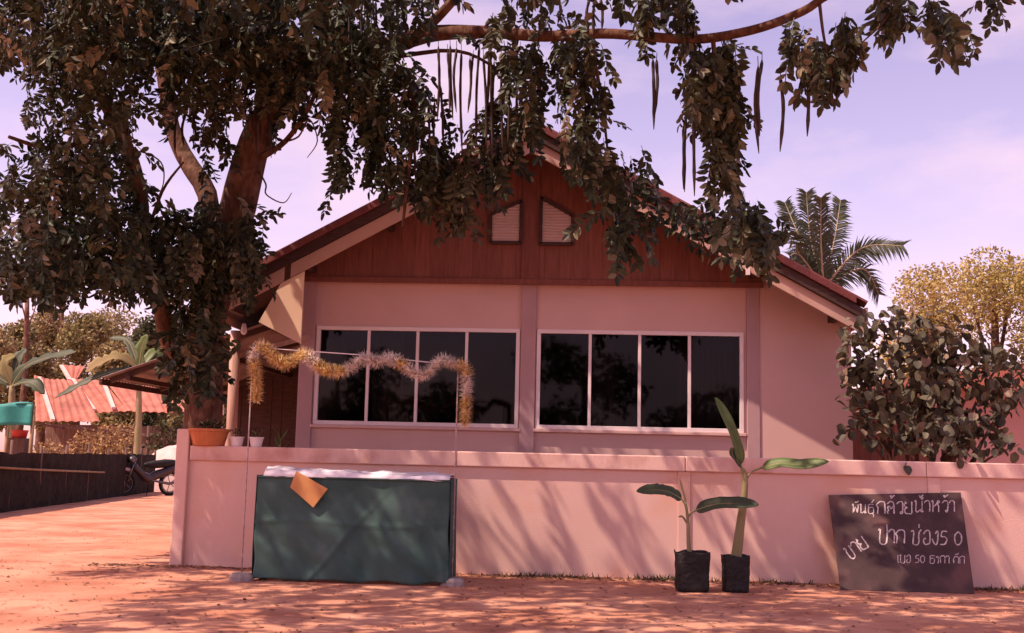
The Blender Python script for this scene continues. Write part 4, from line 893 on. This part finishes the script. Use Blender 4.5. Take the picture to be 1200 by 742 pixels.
for s in (-1, 1):
    MB().tube([bp(.36, s * .25, 1.0), bp(.36, s * .3, 1.17)], .008, 5).obj('mirror_stalk', 'black', bike)
    MB().lathe([(.02, -.04), (.055, -.02), (.055, .02), (.02, .04)], bp(.36, s * .3, 1.2), 10).obj('mirror', 'black', bike, smooth=True)
MB().tube(smooth_path([bp(.42, 0, .74), bp(.2, 0, .55), bp(0, 0, .42), bp(-.2, 0, .5), bp(-.55, 0, .62), bp(-.8, 0, .72)], 4), [.11] * 6 + [.14] * 8 + [.13] * 6 + [.05], 10).obj('body', 'bikepaint', bike, smooth=True)
MB().tube(smooth_path([bp(.12, 0, .76), bp(-.15, 0, .77), bp(-.45, 0, .80), bp(-.72, 0, .83)], 4), lerp_list([.05, .12, .13, .08], 13), 10).obj('seat', 'black', bike, smooth=True)
MB().tube(smooth_path([bp(.84, 0, .44), bp(.76, 0, .6), bp(.62, 0, .65), bp(.46, 0, .6)], 4), .06, 8).obj('mudguard', 'steel', bike, smooth=True)
MB().tube([bp(-.05, .1, .38), bp(-.5, .14, .3), bp(-.9, .15, .36)], [.03, .045, .05], 8).obj('exhaust', 'chrome', bike, smooth=True)
MB().tube([bp(-.1, -.1, .3), bp(-.16, -.3, .0)], .014, 6).obj('side_stand', 'black', bike)
# covered heap beside the wall end
q = G(194, 577); hp = MB().grid(lambda u, v: (q.x - 2.1 + 3.2 * u, q.y + .6 + 2.2 * v, -.03 + 1.95 * (math.sin(u * math.pi) * math.sin(v * math.pi)) ** .55 * (.6 + .4 * u) + .16 * noise.noise(Vector((u * 4, v * 4, 2))) + .05 * noise.noise(Vector((u * 13, v * 11, 2)))), 36, 26)
tag(hp.obj('covered_heap', 'tarp', smooth=True), 'pale tarpaulin covered heap behind the parked motorbike', 'heap')
# background scrub and trees, left
for px, pt_, Y, wp, m, n, ll, lab, sd in ((50, 356, 72, 90, 'olive', 9000, .26, 'tall hazy olive tree between two bare trunks', 31), (118, 358, 74, 110, 'olive', 10000, .26, 'broad olive tree high above the red roof ridge', 32), (190, 372, 70, 100, 'olive', 9000, .26, 'olive tree just left of the shower tree trunk', 33), (20, 372, 60, 90, 'olive', 13000, .26, 'olive scrub tree rising behind the teal canopy', 21), (85, 362, 64, 100, 'olive', 15000, .26, 'rounded olive scrub tree behind the red roof gable', 22), (140, 392, 58, 70, 'olive', 10000, .26, 'low olive scrub tree between roof gable and dark tree', 23), (165, 362, 52, 60, 'darkgreen', 4500, .24, 'dark green tree behind the tall banana plant', 24), (215, 395, 62, 90, 'olive', 12000, .26, 'olive scrub tree half hidden by the porch roof', 25), (-35, 375, 56, 90, 'olive', 5000, .26, 'pale olive scrub tree at the far end of the drive fence', 26), (270, 400, 66, 100, 'darkgreen', 5000, .26, 'dark green tree behind the lean-to porch', 27)):
    bg_tree('background_tree', lab, 'tree', px, pt_, Y, wp, m, n, ll, 'scrub trees behind the red roofed house', sd)
for px, top, Y in ((20, 350, 50), (62, 345, 70)):
    b = P(px, 500, Y); b.z = 0; z = P(px, top, Y).z
    t = thing('bare_tree', 'bare pale tree trunk standing %s' % ('behind the teal canopy' if px == 20 else 'behind the red roof gable'), 'tree', b)
    mb = MB().tube(smooth_path([b, b + Vector((.2, 0, z * .5)), b + Vector((0, 0, z))], 4), lerp_list([.2, .15, .1], 9), 7)
    mb.obj('trunk', 'bark', t, smooth=True)
    bm_ = MB()
    for k in range(7):
        a = rnd.uniform(0, 6.283); s0 = b + Vector((.1, 0, z * rnd.uniform(.5, .95))); bm_.tube([s0, s0 + Vector((math.cos(a) * .8, math.sin(a) * .5, .8)), s0 + Vector((math.cos(a) * 1.2, math.sin(a), 2))], [.05, .03, .01], 5)
    bm_.obj('crown', 'bark', t)
for k, (x, y, h) in enumerate(((-9.5, -13, 6.0), (-4.6, -15, 5.2), (0.4, -14, 6.4), (5.2, -16, 5.0), (10, -14, 6.2))):
    rr_ = random.Random(70 + k); b = Vector((x, y, 0))
    t = thing('roadside_tree', 'dark roadside tree opposite the house, mirrored in the window glass', 'tree', b, 'trees opposite the house')
    MB().tube([b + Vector((0, 0, -.1)), b + Vector((.1, 0, h * .5)), b + Vector((0, .1, h * .85))], [.16, .12, .04], 8).obj('trunk', 'bark', t, smooth=True)
    cr = MB()
    for q in range(8): leaf_cloud(cr, b + Vector((rr_.uniform(-1.8, 1.8), rr_.uniform(-1.2, 1.2), h * rr_.uniform(.2, .85))), 1.3, 1.2, 1.0, 420, .32, rr_)
    tag(cr.obj('crown', 'darkgreen', t), kind='stuff')
# banana plants
def banana_plant(px, Y, zst, leafs, label, stem_m='bstem', r0=.16):
    b = P(px, 500, Y); b.z = 0; top = P(px, zst, Y)
    t = thing('banana_plant', label, 'plant', b)
    MB().tube(smooth_path([b + Vector((0, 0, -.05)), b.lerp(top, .5) + Vector((.05, 0, 0)), top], 5), lerp_list([r0, r0 * .8, r0 * .45], 11), 9).obj('stem', stem_m, t, smooth=True)
    for k, (pts, wid, m) in enumerate(leafs):
        banana_leaf(t, [top] + [P(x, y, Y + d) for x, y, d in pts], wid * .8, m, None, k + px, .55)
banana_plant(163, 39, 432, [([(166, 410, 0), (172, 392, 0)], .3, 'banana'), ([(140, 418, -.3), (118, 424, -.5), (100, 436, -.8)], .3, 'olive'), ([(130, 436, -.4), (95, 450, -.8), (64, 467, -1)], .2, 'banana_dark'), ([(150, 400, .5), (128, 396, .7)], .22, 'banana_dark'), ([(182, 412, .5), (198, 430, .8)], .22, 'banana'), ([(190, 455, 0), (200, 480, 0)], .22, 'banana_dark')], 'banana plant with a pale tan stem in front of the red roofs')
banana_plant(14, 30, 452, [([(30, 430, 0), (60, 418, -.2), (90, 412, -.4)], .24, 'banana_dark'), ([(5, 425, 0), (18, 415, .3)], .2, 'olive'), ([(35, 448, -.3), (52, 462, -.4)], .24, 'banana_dark'), ([(20, 425, .2), (30, 408, .4)], .2, 'banana_dark'), ([(-10, 440, 0), (-30, 450, 0)], .24, 'banana_dark')], 'banana plant with drooping dark leaves above the teal canopy')
# dried scrub in front of red house
for k, (px, Y, wpx, h, m) in enumerate(((105, 42, 50, .9, 'drygrass'), (128, 41, 45, 1.1, 'drygrass'), (60, 43, 50, .4, 'drygrass'), (190, 40, 36, 1.3, 'weed'), (150, 43, 40, 1.2, 'drygrass'), (212, 40, 26, 1.5, 'weed'))):
    b = P(px, 500, Y); b.z = 0; wr = wpx / FPX * Y / 2; r = random.Random(k + 90)
    t = thing('scrub_clump', ['straw coloured scrub below the red roof gable', 'tall straw coloured scrub next to the pale banana stem', 'low straw scrub beneath the fallen timber beams', 'green weed clump right of the pale banana stem', 'straw scrub behind the pale banana stem', 'green weed clump at the trunk of the shower tree'][k], 'shrub', b)
    st = MB(); lv = MB()
    for _ in range(26):
        a = r.uniform(0, 6.283); q = r.random() * wr; tip = b + Vector((math.cos(a) * q, math.sin(a) * q * .6, 1.1 + h * r.uniform(.3, 1) * .9)); st.tube([b + (tip - b) * .02, b.lerp(tip, .5) + Vector((0, 0, .1)), tip], .01, 4)
    leaf_cloud(lv, b + Vector((0, 0, .65 + h * .5)), wr, wr * .7, .6 + h * .5, 900, .16, r)
    st.obj('stems', 'bark', t); tag(lv.obj('leaves', m, t), kind='stuff')

# ================================================================== GROUND LITTER
mb = MB(); r = random.Random(5)
for _ in range(4200):
    if r.random() < .6: x, y = r.uniform(-5.5, 6), WY - .06 - abs(r.gauss(0, .16))
    else: x, y = r.uniform(-7, 6.5), r.uniform(8, 12.8)
    p = Vector((x, y, gz(x, y) + r.uniform(.004, .014))); a = r.uniform(0, 6.283); l = r.uniform(.025, .07); d = Vector((math.cos(a), math.sin(a), r.uniform(-.1, .25))) * l; s = Vector((-math.sin(a), math.cos(a), r.uniform(-.2, .2))) * l * .28
    mb.add([p - d * .5, p + s, p + d * .5, p - s], [(0, 1, 2, 3)])
tag(mb.obj('leaf_litter', 'litter'), 'brown fallen leaves scattered over the dirt along the wall', 'leaf litter', kind='stuff')
mb = MB(); clumps = [(r.uniform(-4.6, 6), r.uniform(.1, .5)) for _ in range(16)]
for _ in range(1500):
    cx_, cw = r.choice(clumps); x = r.gauss(cx_, cw * .5); y = WY - .04 - abs(r.gauss(0, .09)); b = Vector((x, y, gz(x, y) - .01))
    hh = r.uniform(.01, .07) * (1.2 if cw > .3 else .7)
    t = b + Vector((r.gauss(0, .04), r.gauss(0, .04), hh)); s = Vector((r.uniform(-1, 1), r.uniform(-1, 1), 0)).normalized() * r.uniform(.005, .014)
    mb.add([b - s, b + s, t], [(0, 1, 2)])
tag(mb.obj('weeds', 'weed'), 'thin weeds growing along the foot of the pink wall', 'weeds', kind='stuff')
mb = MB()
for _ in range(1400):
    x, y = r.uniform(-9, 6.5), r.uniform(7.6, 20); s = r.uniform(.006, .02); z = gz(x, y)
    if y > WY - .1 and x > -4.8: continue
    v = [Vector((x, y, z)) + Vector((q[0] * s * r.uniform(.7, 1.3), q[1] * s * r.uniform(.7, 1.3), q[2] * s * .8)) for q in ((1, 0, 0), (0, 1, 0), (-1, 0, 0), (0, -1, 0), (0, 0, 1))]
    mb.add(v, [(0, 1, 4), (1, 2, 4), (2, 3, 4), (3, 0, 4)])
tag(mb.obj('pebbles', 'ground'), 'small pebbles and dirt clods lying on the sandy ground', 'pebbles', kind='stuff')
